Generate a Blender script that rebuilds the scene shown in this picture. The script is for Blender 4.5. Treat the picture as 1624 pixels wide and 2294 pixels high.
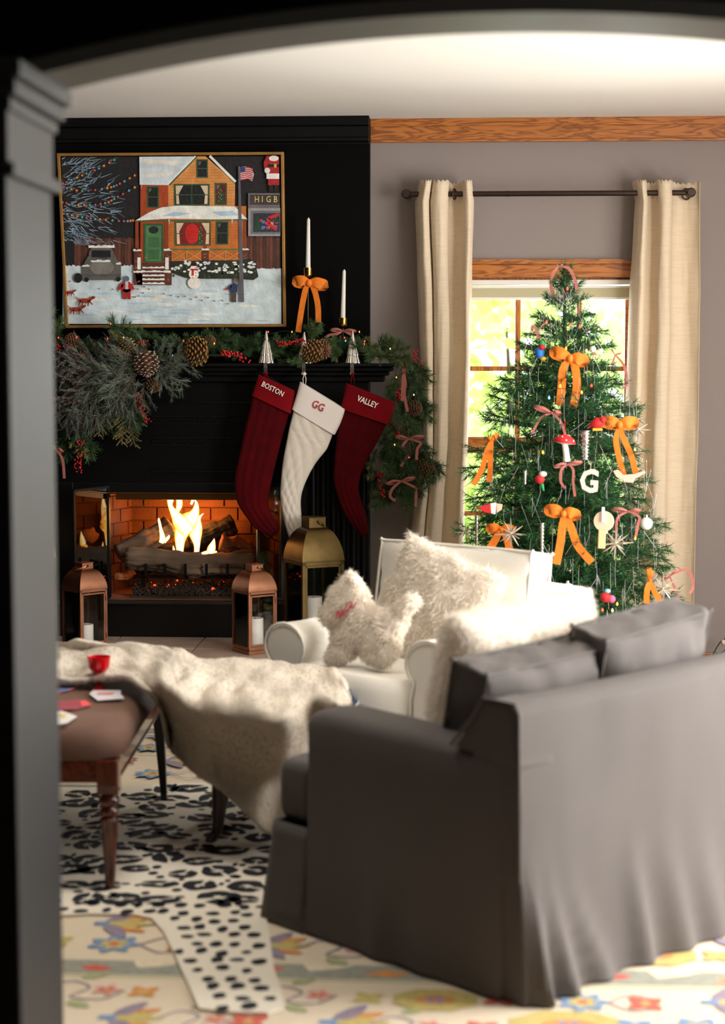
import bpy, math, random
import numpy as np
from mathutils import Vector, Matrix, Euler, noise as mnoise

for o in list(bpy.data.objects):
    bpy.data.objects.remove(o)
scene = bpy.context.scene
COL = scene.collection
R = math.radians
PI = math.pi

# ------------------------------------------------------------------ camera
FPX = 4000.0
CAM = Vector((0, 0, 1.5))
YAW, PITCH = R(3.4), R(5.0)
cam_d = bpy.data.cameras.new('camera')
cam = bpy.data.objects.new('camera', cam_d)
COL.objects.link(cam)
cam.location = CAM
cam.rotation_euler = (PI / 2 - PITCH, 0, YAW)
cam_d.sensor_fit = 'HORIZONTAL'
cam_d.sensor_width = 36.0
cam_d.lens = FPX / 1624 * 36.0
cam_d.clip_start = 0.05
cam_d.clip_end = 200
cam_d.dof.use_dof = True
cam_d.dof.focus_distance = 8.15
cam_d.dof.aperture_fstop = 3.3
scene.camera = cam

# ------------------------------------------------------------------ world
w = bpy.data.worlds.new('world')
scene.world = w
w.use_nodes = True
bg = w.node_tree.nodes['Background']
bg.inputs[0].default_value = (0.93, 0.97, 1.0, 1)
bg.inputs[1].default_value = 4.8

scene.view_settings.view_transform = 'Standard'
scene.view_settings.look = 'None'
scene.view_settings.gamma = 1.0
scene.view_settings.use_curve_mapping = False
scene.view_settings.exposure = 0.07

def area(name, loc, rot, sx, sy, power, col):
    l = bpy.data.lights.new(name, 'AREA')
    l.shape = 'RECTANGLE'; l.size = sx; l.size_y = sy
    l.energy = power; l.color = col
    o = bpy.data.objects.new(name, l)
    COL.objects.link(o); o.location = loc; o.rotation_euler = rot
    return o
# daylight entering through the tall side windows of the living room (right wall)
area('side_window_light', (2.45, 4.15, 1.35), (0, R(90), 0), 1.9, 1.1, 150, (1.0, 0.965, 0.925))
area('side_window_light', (2.45, 5.6, 1.35), (0, R(90), 0), 1.9, 1.8, 105, (1.0, 0.965, 0.925))
# unseen fill light added above the bench to brighten the floor and rugs
dl = area('floor_fill_light', (-0.85, 4.75, 2.57), (0, 0, 0), .5, .5, 8, (1.0, 0.95, 0.88))
dl.data.spread = R(110)
# daylight of the front room behind the photographer
area('front_room_light', (1.9, 1.2, 1.75), (R(80), 0, R(28)), 1.6, 1.5, 7, (1.0, 0.95, 0.9))
# daylight entering through the window behind the tree
area('tree_window_light', (0.62, 8.75, 1.25), (R(-90), 0, 0), 0.85, 1.5, 70, (0.97, 1.0, 0.97))

# ------------------------------------------------------------------ pixel -> place
_ex = cam.rotation_euler.to_matrix()
def ray(px, py):
    return _ex @ Vector(((px - 812) / FPX, (1147 - py) / FPX, -1))
def P(px, py, Y):
    d = ray(px, py)
    return CAM + d * (Y / d.y)
def G(px, py, z=0.0):
    d = ray(px, py)
    return CAM + d * ((z - CAM.z) / d.z)
def S(Y):                       # metres per pixel at room depth Y (about)
    return Y / FPX

# ------------------------------------------------------------------ materials
def s2l(c):
    c = c / 255.0
    return c / 12.92 if c <= 0.04045 else ((c + 0.055) / 1.055) ** 2.4
def rgb(r, g, b):
    return (s2l(r), s2l(g), s2l(b), 1)
_M = {}
def mat(name, col, rough=0.6, metal=0.0, bump=None, var=None, spec=0.5, sheen=0.0,
        emit=None, coat=0.0, transl=0.0, stretch=None, alpha=1.0, trans=0.0, two=None):
    """col sRGB 0-255; bump=(scale,strength[,detail]); var=(scale,amount)"""
    if name in _M:
        return _M[name]
    m = bpy.data.materials.new(name); m.use_nodes = True
    nt = m.node_tree; N = nt.nodes; L = nt.links
    b = N['Principled BSDF']
    c = rgb(*col)
    b.inputs['Base Color'].default_value = c
    b.inputs['Roughness'].default_value = rough
    b.inputs['Metallic'].default_value = metal
    b.inputs['Specular IOR Level'].default_value = spec
    b.inputs['Coat Weight'].default_value = coat
    b.inputs['Alpha'].default_value = alpha
    b.inputs['Transmission Weight'].default_value = trans
    if sheen:
        b.inputs['Sheen Weight'].default_value = sheen
        b.inputs['Sheen Roughness'].default_value = 0.5
        b.inputs['Sheen Tint'].default_value = tuple(min(1, x * 1.6 + .15) for x in c[:3]) + (1,)
    if emit:
        b.inputs['Emission Color'].default_value = rgb(*emit[0])
        b.inputs['Emission Strength'].default_value = emit[1]
    tc = None
    if bump or var:
        tc = N.new('ShaderNodeTexCoord'); mp = N.new('ShaderNodeMapping')
        L.new(tc.outputs['Object'], mp.inputs[0])
        if stretch: mp.inputs['Scale'].default_value = stretch
    if var:
        n = N.new('ShaderNodeTexNoise'); n.inputs['Scale'].default_value = var[0]
        n.inputs['Detail'].default_value = 5
        L.new(mp.outputs[0], n.inputs['Vector'])
        r = N.new('ShaderNodeValToRGB')
        a = var[1]
        c2 = rgb(*two) if two else tuple(x * (1 - a) for x in c[:3]) + (1,)
        c1 = c if two else tuple(min(1, x * (1 + a)) for x in c[:3]) + (1,)
        r.color_ramp.elements[0].position = 0.32; r.color_ramp.elements[0].color = c2
        r.color_ramp.elements[1].position = 0.68; r.color_ramp.elements[1].color = c1
        L.new(n.outputs[0], r.inputs[0]); L.new(r.outputs[0], b.inputs['Base Color'])
    if bump:
        n = N.new('ShaderNodeTexNoise'); n.inputs['Scale'].default_value = bump[0]
        n.inputs['Detail'].default_value = bump[2] if len(bump) > 2 else 4
        L.new(mp.outputs[0], n.inputs['Vector'])
        bp = N.new('ShaderNodeBump'); bp.inputs['Strength'].default_value = bump[1]
        bp.inputs['Distance'].default_value = 0.01
        L.new(n.outputs[0], bp.inputs['Height']); L.new(bp.outputs[0], b.inputs['Normal'])
    if transl:
        t = N.new('ShaderNodeBsdfTranslucent'); t.inputs[0].default_value = c
        mx = N.new('ShaderNodeMixShader'); mx.inputs[0].default_value = transl
        out = N['Material Output']
        L.new(b.outputs[0], mx.inputs[1]); L.new(t.outputs[0], mx.inputs[2])
        L.new(mx.outputs[0], out.inputs[0])
    _M[name] = m
    return m

def glass_mat(name, tint=(255, 255, 255), refl=0.06, rough=0.03):
    if name in _M: return _M[name]
    m = bpy.data.materials.new(name); m.use_nodes = True
    nt = m.node_tree; N = nt.nodes; L = nt.links
    N.remove(N['Principled BSDF'])
    t = N.new('ShaderNodeBsdfTransparent'); t.inputs[0].default_value = rgb(*tint)
    g = N.new('ShaderNodeBsdfGlossy'); g.inputs['Roughness'].default_value = rough
    lw = N.new('ShaderNodeLayerWeight'); lw.inputs[0].default_value = 0.25
    ad = N.new('ShaderNodeMath'); ad.operation = 'ADD'; ad.inputs[1].default_value = refl
    mx = N.new('ShaderNodeMixShader')
    L.new(lw.outputs['Fresnel'], ad.inputs[0]); L.new(ad.outputs[0], mx.inputs[0])
    L.new(t.outputs[0], mx.inputs[1]); L.new(g.outputs[0], mx.inputs[2])
    L.new(mx.outputs[0], N['Material Output'].inputs[0])
    _M[name] = m
    return m

def wood_mat(name, c1, c2, axis='X', scale=6.0, rough=0.35, coat=0.2):
    if name in _M: return _M[name]
    m = bpy.data.materials.new(name); m.use_nodes = True
    nt = m.node_tree; N = nt.nodes; L = nt.links
    b = N['Principled BSDF']; b.inputs['Roughness'].default_value = rough
    b.inputs['Coat Weight'].default_value = coat
    tc = N.new('ShaderNodeTexCoord'); mp = N.new('ShaderNodeMapping')
    L.new(tc.outputs['Object'], mp.inputs[0])
    sc = {'X': (0.35, 3, 3), 'Y': (3, 0.35, 3), 'Z': (3, 3, 0.35)}[axis]
    mp.inputs['Scale'].default_value = sc
    n = N.new('ShaderNodeTexNoise'); n.inputs['Scale'].default_value = scale
    n.inputs['Detail'].default_value = 3; n.inputs['Distortion'].default_value = 0.6
    L.new(mp.outputs[0], n.inputs['Vector'])
    mu = N.new('ShaderNodeMath'); mu.operation = 'MULTIPLY'; mu.inputs[1].default_value = 9
    fr = N.new('ShaderNodeMath'); fr.operation = 'PINGPONG'; fr.inputs[1].default_value = 0.5
    L.new(n.outputs[0], mu.inputs[0]); L.new(mu.outputs[0], fr.inputs[0])
    r = N.new('ShaderNodeValToRGB')
    r.color_ramp.elements[0].position = 0.0; r.color_ramp.elements[0].color = rgb(*c2)
    r.color_ramp.elements[1].position = 0.35; r.color_ramp.elements[1].color = rgb(*c1)
    L.new(fr.outputs[0], r.inputs[0]); L.new(r.outputs[0], b.inputs['Base Color'])
    _M[name] = m
    return m

# ------------------------------------------------------------------ mesh building
class MB:
    def __init__(s):
        s.v = []; s.f = []; s.m = []; s.cur = 0
    def add(s, vs, fs):
        b = len(s.v)
        s.v.extend([tuple(x) for x in vs])
        s.f.extend([tuple(i + b for i in q) for q in fs])
        s.m.extend([s.cur] * len(fs))
        return s
    def box(s, c, size, rot=None, taper=1.0):
        hx, hy, hz = size[0] / 2, size[1] / 2, size[2] / 2
        vs = []
        for z in (-hz, hz):
            k = taper if z < 0 else 1.0
            for x, y in ((-hx, -hy), (hx, -hy), (hx, hy), (-hx, hy)):
                vs.append(Vector((x * k, y * k, z)))
        if rot is not None:
            Rm = rot if isinstance(rot, Matrix) else Euler(rot).to_matrix()
            vs = [Rm @ q for q in vs]
        c = Vector(c)
        return s.add([q + c for q in vs], [(3, 2, 1, 0), (4, 5, 6, 7), (0, 1, 5, 4), (1, 2, 6, 5), (2, 3, 7, 6), (3, 0, 4, 7)])
    def bx(s, x0, x1, y0, y1, z0, z1):
        return s.box(((x0 + x1) / 2, (y0 + y1) / 2, (z0 + z1) / 2), (abs(x1 - x0), abs(y1 - y0), abs(z1 - z0)))
    def tube(s, pts, rad, n=8, cap=True, flat=1.0, up=None, closed=False):
        pts = [Vector(p) for p in pts]
        K = len(pts)
        if not hasattr(rad, '__len__'): rad = [rad] * K
        vs = []; prev = None
        for i, p in enumerate(pts):
            if closed:
                d = pts[(i + 1) % K] - pts[i - 1]
            else:
                d = pts[min(i + 1, K - 1)] - pts[max(i - 1, 0)]
            if d.length < 1e-9: d = Vector((0, 0, 1))
            d.normalize()
            if prev is None:
                a = Vector(up) if up is not None else (Vector((0, 0, 1)) if abs(d.z) < 0.9 else Vector((1, 0, 0)))
            else:
                a = prev
            u = (a - d * a.dot(d))
            if u.length < 1e-6: u = d.orthogonal()
            u.normalize(); v = d.cross(u); prev = u
            for k in range(n):
                t = 2 * PI * k / n
                vs.append(p + u * math.cos(t) * rad[i] * flat + v * math.sin(t) * rad[i])
        fs = []
        for i in range(K if closed else K - 1):
            for k in range(n):
                a = i * n + k; b = i * n + (k + 1) % n
                c = ((i + 1) % K) * n + (k + 1) % n; d = ((i + 1) % K) * n + k
                fs.append((a, b, c, d))
        if cap and not closed:
            fs.append(tuple(range(n - 1, -1, -1))); fs.append(tuple((K - 1) * n + k for k in range(n)))
        return s.add(vs, fs)
    def cyl(s, p0, p1, r0, r1=None, n=12):
        return s.tube([p0, p1], [r0, r0 if r1 is None else r1], n)
    def lathe(s, prof, c=(0, 0, 0), n=24, rot=None, sq=False, sx=1.0, sy=1.0):
        """prof list of (r,z)"""
        vs = []; c = Vector(c)
        for r, z in prof:
            for k in range(n):
                t = 2 * PI * (k + (0.5 if sq else 0)) / n
                vs.append(Vector((r * math.cos(t) * sx, r * math.sin(t) * sy, z)))
        if rot is not None:
            Rm = rot if isinstance(rot, Matrix) else Euler(rot).to_matrix()
            vs = [Rm @ q for q in vs]
        fs = []
        for i in range(len(prof) - 1):
            for k in range(n):
                fs.append((i * n + k, i * n + (k + 1) % n, (i + 1) * n + (k + 1) % n, (i + 1) * n + k))
        fs.append(tuple(range(n - 1, -1, -1)))
        fs.append(tuple((len(prof) - 1) * n + k for k in range(n)))
        return s.add([q + c for q in vs], fs)
    def ball(s, c, r, nu=10, nv=6, sz=1.0, rot=None):
        prof = []
        for i in range(nv + 1):
            t = -PI / 2 + PI * i / nv
            prof.append((max(1e-4, r * math.cos(t)), r * math.sin(t) * sz))
        return s.lathe(prof, c, nu, rot)
    def grid(s, fn, nu, nv, flip=False):
        vs = [fn(i / nu, j / nv) for j in range(nv + 1) for i in range(nu + 1)]
        W = nu + 1
        fs = [(j * W + i, j * W + i + 1, (j + 1) * W + i + 1, (j + 1) * W + i) for j in range(nv) for i in range(nu)]
        if flip: fs = [q[::-1] for q in fs]
        return s.add(vs, fs)
    def prism(s, pts, off):
        """closed polygon pts (3d) extruded by vector off"""
        n = len(pts); off = Vector(off)
        a = [Vector(p) for p in pts]
        vs = a + [p + off for p in a]
        fs = [tuple(range(n))[::-1], tuple(range(n, 2 * n))]
        for i in range(n):
            j = (i + 1) % n
            fs.append((i, j, n + j, n + i))
        return s.add(vs, fs)
    def poly(s, pts):
        return s.add(pts, [tuple(range(len(pts)))])
    def build(s, name, m, parent=None, world=True, smooth=False, bevel=0, seg=2, sub=0, kind=None,
              label=None, cat=None, group=None, angle=None, solid=0, origin=None):
        verts = s.v
        loc = Vector((0, 0, 0))
        if world:
            if parent is not None:
                inv = WM[parent].inverted()
                verts = [tuple(inv @ Vector(q)) for q in verts]
            else:
                if origin is not None: loc = Vector(origin)
                else:
                    a = np.array(verts)
                    lo = a.min(0); hi = a.max(0)
                    loc = Vector(((lo[0] + hi[0]) / 2, (lo[1] + hi[1]) / 2, lo[2]))
                verts = [(q[0] - loc.x, q[1] - loc.y, q[2] - loc.z) for q in verts]
        me = bpy.data.meshes.new(name)
        me.from_pydata(verts, [], s.f)
        ms = m if isinstance(m, (list, tuple)) else [m]
        for q in ms: me.materials.append(q)
        if len(ms) > 1: me.polygons.foreach_set('material_index', s.m)
        if smooth:
            me.polygons.foreach_set('use_smooth', [True] * len(me.polygons))
            if angle is not None:
                me.set_sharp_from_angle(angle=R(angle))
        me.update()
        return link(name, me, parent, loc, bevel, seg, sub, kind, label, cat, group, solid, smooth)

WM = {}
def link(name, me, parent=None, loc=(0, 0, 0), bevel=0, seg=2, sub=0, kind=None, label=None, cat=None, group=None, solid=0, smooth=True):
    o = bpy.data.objects.new(name, me)
    COL.objects.link(o)
    o.location = loc
    if parent is not None:
        o.parent = parent
        WM[o] = WM[parent]
    else:
        WM[o] = Matrix.Translation(Vector(loc))
    if solid:
        q = o.modifiers.new('solid', 'SOLIDIFY'); q.thickness = solid; q.offset = 0
    if bevel:
        q = o.modifiers.new('bevel', 'BEVEL'); q.width = bevel; q.segments = seg; q.limit_method = 'ANGLE'
        q.angle_limit = R(35)
    if sub:
        q = o.modifiers.new('sub', 'SUBSURF'); q.levels = sub; q.render_levels = sub
    tag(o, label, cat, group, kind)
    return o
def tag(o, label=None, cat=None, group=None, kind=None):
    if label: o['label'] = label
    if cat: o['category'] = cat
    if group: o['group'] = group
    if kind: o['kind'] = kind
    return o
def thing(name, label, cat, loc=(0, 0, 0), rz=0.0, group=None, kind=None, rot=None):
    o = bpy.data.objects.new(name, None)
    o.empty_display_size = 0.05
    COL.objects.link(o)
    o.location = loc
    o.rotation_euler = rot if rot is not None else (0, 0, rz)
    WM[o] = Matrix.Translation(Vector(loc)) @ Euler(o.rotation_euler).to_matrix().to_4x4()
    return tag(o, label, cat, group, kind)
def dup(root, loc, rot=None, label=None, group=None, scale=None):
    def cp(o, par):
        c = o.copy(); COL.objects.link(c); c.parent = par
        for ch in kids(o): cp(ch, c)
        return c
    r = cp(root, None)
    r.location = loc
    if rot is not None: r.rotation_euler = rot
    if scale is not None: r.scale = (scale,) * 3
    if label: r['label'] = label
    if group: r['group'] = group
    return r
def kids(o):
    return [c for c in COL.objects if c.parent is o]
def struct(name, mb, m, **k):
    return mb.build(name, m, kind='structure', **k)
def piece(name, me, parent, Mw):
    """cheap copy of shared mesh placed by world matrix Mw under parent"""
    o = bpy.data.objects.new(name, me); COL.objects.link(o)
    o.parent = parent
    o.matrix_local = WM[parent].inverted() @ Mw
    return o
def fbm(x, y, z=0.0, o=4):
    return mnoise.fractal(Vector((x, y, z)), 1.0, 2.0, o)
def lerp(a, b, t): return a + (b - a) * t
def pl(pts, t):
    """piecewise-linear sample of (t, v...) table"""
    if t <= pts[0][0]: return pts[0][1]
    for (a, b) in zip(pts, pts[1:]):
        if t <= b[0]:
            return lerp(a[1], b[1], (t - a[0]) / (b[0] - a[0]))
    return pts[-1][1]
def smooth_path(pts, n=6):
    pts = [Vector(p) for p in pts]; out = []
    K = len(pts)
    for i in range(K - 1):
        p0 = pts[max(i - 1, 0)]; p1 = pts[i]; p2 = pts[i + 1]; p3 = pts[min(i + 2, K - 1)]
        for j in range(n):
            t = j / n
            out.append(0.5 * ((2 * p1) + (p2 - p0) * t + (2 * p0 - 5 * p1 + 4 * p2 - p3) * t * t + (3 * p1 - p0 - 3 * p2 + p3) * t ** 3))
    out.append(pts[-1])
    return out
# ------------------------------------------------------------------ common materials
BLACK = mat('black_paint', (5, 5, 6), 0.4, spec=0.22, bump=(60, .05))
BLACKM = mat('black_matte_paint', (6, 6, 6), 0.7, spec=0.06, bump=(40, .06))
GREYW = mat('grey_wall_paint', (140, 129, 124), 0.85, spec=0.2, bump=(300, .05))
CEILM = mat('ceiling_paint', (238, 234, 226), 0.9, spec=0.1, bump=(200, .04))
OAK = wood_mat('oak', (178, 108, 46), (122, 66, 24), 'X', 7.0, 0.35, 0.25)
OAKV = wood_mat('oak_upright', (178, 108, 46), (122, 66, 24), 'Z', 7.0, 0.35, 0.25)
DARKWOOD = wood_mat('mahogany', (92, 36, 20), (52, 18, 12), 'Z', 7.0, 0.22, 0.5)
BLACKWOOD = mat('black_wood', (18, 13, 11), 0.3)
BRASS = mat('antique_brass', (98, 80, 48), 0.42, 1.0, var=(14, .2))
BRIGHTBRASS = mat('polished_brass', (196, 150, 70), 0.22, 1.0)
COPPER = mat('copper', (164, 112, 84), 0.36, 1.0, var=(12, .2))
SILVER = mat('brushed_silver', (205, 200, 192), 0.25, 1.0)
BRONZE = mat('dark_bronze', (62, 50, 45), 0.35, 0.8)
IRON = mat('black_iron', (16, 15, 15), 0.5, 0.6)
GLASS = glass_mat('clear_glass', refl=0.02)
WAX = mat('white_wax', (238, 234, 224), 0.5, transl=0.15)

YB = 8.4                                   # grey wall plane
YF = 8.3                                   # black chimney breast plane
HZ = 2.592                                 # ceiling height
XL, XR = -3.2, 2.6
XE = P(827, 700, YF).x                     # right edge of the black breast

# floor, ceiling, outer walls
WOODF = wood_mat('floor_oak', (96, 62, 40), (60, 38, 24), 'Y', 5.0, 0.3, 0.2)
struct('floor', MB().bx(XL, XR, -1.5, YB + .2, -0.1, 0), WOODF)
struct('ceiling', MB().bx(XL, XR, -1.5, YB + .2, HZ, HZ + .12), CEILM)
struct('wall_left', MB().bx(XL - .15, XL, -1.5, YB + .2, -.1, HZ + .12), BLACKM)
struct('wall_front', MB().bx(XL - .15, XR + .15, -1.65, -1.5, -.1, HZ + .12), BLACKM)
# right wall with its tall side windows
m = MB()
m.bx(XR, XR + .15, -1.5, 3.6, -.1, HZ + .12).bx(XR, XR + .15, 6.7, YB + .2, -.1, HZ + .12)
m.bx(XR, XR + .15, 3.6, 6.7, -.1, .4).bx(XR, XR + .15, 3.6, 6.7, 2.3, HZ + .12)
struct('wall_right', m, GREYW)
m = MB()
for y in (3.6, 4.63, 5.66, 6.7): m.bx(XR - .01, XR + .06, y - .045, y + .045, .35, 2.35)
for z in (.4, 1.35, 2.3): m.bx(XR, XR + .05, 3.6, 6.7, z - .03, z + .03)
w2 = struct('window_2', m, OAKV)
MB().bx(XR + .07, XR + .075, 3.6, 6.7, .4, 2.3).build('glass', GLASS, w2)

# back wall with window hole
WX0, WX1 = P(1000, 800, YB).x, P(1440, 800, YB).x
WZ0, WZ1 = 0.42, P(1200, 622, YB).z
m = MB()
m.bx(XE - .3, WX0, YB, YB + .16, -.1, HZ + .12).bx(WX1, XR, YB, YB + .16, -.1, HZ + .12)
m.bx(WX0, WX1, YB, YB + .16, -.1, WZ0).bx(WX0, WX1, YB, YB + .16, WZ1, HZ + .12)
struct('wall_back', m, GREYW)

# window: frame, casing, sashes, panes
m = MB()
m.bx(WX0 - .07, WX1 + .07, YB - .025, YB, WZ1, P(1200, 582, YB).z - .022)
m.bx(WX0 - .08, WX1 + .08, YB - .035, YB, P(1200, 592, YB).z, P(1200, 582, YB).z)
m.bx(WX0 - .09, WX0, YB - .022, YB, WZ0 - .08, WZ1).bx(WX1, WX1 + .09, YB - .022, YB, WZ0 - .08, WZ1)
win = struct('window_1', m, OAK)
m = MB()
m.bx(WX0 - .09, WX1 + .09, YB - .06, YB + .1, WZ0 - .035, WZ0)
m.build('window_sill', OAK, win, bevel=.006)
YS = YB + .08
def zz(py): return P(1200, py, YS).z
def xx(px): return P(px, 800, YS).x
m = MB()
m.bx(WX0, WX0 + .03, YB + .02, YB + .14, WZ0, WZ1).bx(WX1 - .03, WX1, YB + .02, YB + .14, WZ0, WZ1)
m.bx(WX0, WX1, YB + .02, YB + .14, WZ1 - .03, WZ1)
m.build('window_jamb', OAKV, win)
for nm, za, zb, yo in (('upper_sash', 645, 1001, .03), ('lower_sash', 1001, 1300, 0)):
    za_, zb_ = zz(za), zz(zb)
    y0, y1 = YS + yo, YS + yo + .03
    m = MB()
    t = .028
    m.bx(WX0 + .03, WX1 - .03, y0, y1, zb_, zb_ + .045).bx(WX0 + .03, WX1 - .03, y0, y1, za_ - .03, za_)
    m.bx(WX0 + .03, WX0 + .03 + .045, y0, y1, zb_, za_).bx(WX1 - .075, WX1 - .03, y0, y1, zb_, za_)
    s_ = m.build(nm, OAK, win, bevel=.004)
    m = MB()
    for px in (1160, 1297):
        m.bx(xx(px) - .012, xx(px) + .012, y0 + .003, y1 - .003, zb_ + .04, za_ - .03)
    zc = zz(826) if za == 645 else (za_ + zb_) / 2
    m.bx(WX0 + .07, WX1 - .07, y0 + .004, y1 - .004, zc - .011, zc + .011)
    m.build('muntin', OAKV, s_)
    MB().bx(WX0 + .06, WX1 - .06, y0 + .012, y0 + .015, zb_, za_).build('glass', GLASS, s_)

# raised blind in the head of the window
t = thing('window_blind', 'cream cellular blind drawn up to the top of the window behind the tree', 'blind', (P(1230, 650, YB + .03).x, YB + .03, P(1230, 668, YB + .03).z))
bx0, bx1 = WX0 + .032, WX1 - .032
bz = lambda py: P(1230, py, YB + .03).z
WHITEP = mat('white_plastic', (226, 220, 212), 0.5)
MB().bx(bx0, bx1, YB + .005, YB + .05, bz(638), bz(627)).build('head_rail', WHITEP, t, bevel=.002)
MB().bx(bx0, bx1, YB + .01, YB + .045, bz(646), bz(641)).build('middle_rail', WHITEP, t, bevel=.002)
m = MB()
prof = []
n = 5
for i in range(n * 2 + 1):
    prof.append((YB + .01 + (.01 if i % 2 else 0), lerp(bz(646), bz(666), i / (n * 2))))
for i in range(len(prof) - 1):
    m.bx(bx0 + .004, bx1 - .004, min(prof[i][0], prof[i + 1][0]), YB + .04, prof[i + 1][1], prof[i][1])
m.build('blind_fabric', mat('blind_cloth', (206, 196, 158), 0.9, transl=0.25), t)
MB().bx(bx0, bx1, YB + .008, YB + .046, bz(671), bz(666)).build('bottom_rail', WHITEP, t, bevel=.002)
m = MB()
for px in (1068, 1390):
    m.bx(P(px, 650, YB + .03).x - .001, P(px, 650, YB + .03).x + .001, YB + .02, YB + .022, bz(641), bz(638))
m.build('cord', WHITEP, t)

# trims
oz0, oz1 = P(1100, 319, YB).z, HZ
m = MB()
m.bx(XE + .0, XR, YB - .02, YB, oz0, oz1 - .0)
m.bx(XE, XR, YB - .032, YB - .02, oz1 - .035, oz1).bx(XE, XR, YB - .027, YB - .02, oz0, oz0 + .012)
struct('trim_1', m, OAK, bevel=.003)
m = MB()
m.bx(XE, XR, YB - .018, YB, 0, .11)
struct('baseboard_back', m, OAK, bevel=.004)

# chimney breast, with a hole for the firebox
XLB = -3.0
FX0, FX1 = P(165, 1200, 8.2).x, P(632, 1200, 8.2).x     # firebox opening
FZ0, FZ1 = P(400, 1345, 8.2).z, P(400, 1103, 8.2).z
m = MB()
m.bx(XLB, FX0 - .1, YF, YB + .6, 0, HZ).bx(FX1 + .1, XE, YF, YB + .6, 0, HZ)
m.bx(FX0 - .1, FX1 + .1, YF, YB + .6, FZ1 + .04, HZ).bx(FX0 - .1, FX1 + .1, YF, YB + .6, 0, FZ0 - .02)
struct('wall_chimney', m, BLACKM)
m = MB()                                                # black stepped cornice
cz = lambda py: P(500, py, YF).z
m.bx(XLB, XE + .002, YF - .045, YF, cz(285), HZ).bx(XLB, XE + .002, YF - .03, YF, cz(312), cz(285))
m.bx(XLB, XE + .002, YF - .042, YF, cz(320), cz(312)).bx(XLB, XE + .002, YF - .012, YF, cz(326), cz(320))
struct('trim_2', m, BLACK, bevel=.004, seg=3)

# front arch of the room: black wall with an arched opening
YA0, YA1 = 3.16, 3.5
AX0 = P(126, 1100, YA1).x - .0           # left inner face of the jamb at far edge
apx = P(1150, 74, YA1)
AXC = apx.x; AZT = apx.z
spr = P(132, 213, YA1)
XSP = AX0 - 0.005
# circle through spring and apex
dx = AXC - XSP; dz = AZT - spr.z
RAD = (dx * dx + dz * dz) / (2 * dz)
def arcz(x, r=RAD): return (AZT - RAD) + math.sqrt(max(0, r * r - (x - AXC) ** 2))
AXR = 2 * AXC - XSP
def archwall(y0, y1, dr, zt=HZ):
    n = 48; m = MB()
    for i in range(n):
        xa = lerp(XSP, AXR, i / n); xb = lerp(XSP, AXR, (i + 1) / n)
        za, zb = arcz(xa) + dr, arcz(xb) + dr
        vs = [(xa, y0, za), (xb, y0, zb), (xb, y0, zt), (xa, y0, zt), (xa, y1, za), (xb, y1, zb), (xb, y1, zt), (xa, y1, zt)]
        m.add(vs, [(0, 1, 2, 3), (7, 6, 5, 4), (0, 4, 5, 1), (3, 2, 6, 7), (0, 3, 7, 4), (1, 5, 6, 2)])
    return m
m = archwall(3.3, YA1 - .02, .004)
m.bx(XL, XSP - .0, 3.3, YA1 - .02, 0, HZ).bx(AXR, XR, 3.3, YA1 - .02, 0, HZ)
struct('wall_arch', m, BLACKM)
REVEAL = mat('black_satin_paint', (13, 12, 11), 0.5, spec=0.5)
SOFFIT = mat('soffit_reflection_grey', (58, 58, 53), 0.45, spec=0.6)  # black paint of the arch, lightened to put the ceiling's reflection into its colour
# soffit lining of the arch
n = 48; m = MB()
for i in range(n):
    xa = lerp(XSP, AXR, i / n); xb = lerp(XSP, AXR, (i + 1) / n)
    for (y0, y1, h) in ((3.29, YA1, .03),):
        za, zb = arcz(xa) - .0, arcz(xb) - .0
        vs = [(xa, y0, za), (xb, y0, zb), (xb, y0, zb + h), (xa, y0, za + h), (xa, y1, za), (xb, y1, zb), (xb, y1, zb + h), (xa, y1, za + h)]
        m.add(vs, [(0, 1, 2, 3), (7, 6, 5, 4), (0, 4, 5, 1), (3, 2, 6, 7)])
struct('trim_3', m, SOFFIT, smooth=True, angle=40)
# jambs with capitals
for nm, xin, sg in (('trim_4', AX0, -1), ('trim_5', AXR, 1)):
    m = MB()
    zc = spr.z
    def bb(e, z0, z1, f=0.0):
        xa = xin - sg * e; xb = xin + sg * .30
        m.bx(min(xa, xb), max(xa, xb), YA0 - f, YA1 + f, z0, z1)
    bb(0.0, 0, zc - .16)
    bb(.018, zc - .19, zc - .165, .018)
    bb(.004, zc - .165, zc - .06, .004)
    bb(.012, zc - .075, zc - .05, .012)
    bb(.024, zc - .05, zc - .02, .024)
    bb(.036, zc - .02, zc + .012, .036)
    struct(nm, m, REVEAL, bevel=.006, seg=3)

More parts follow.
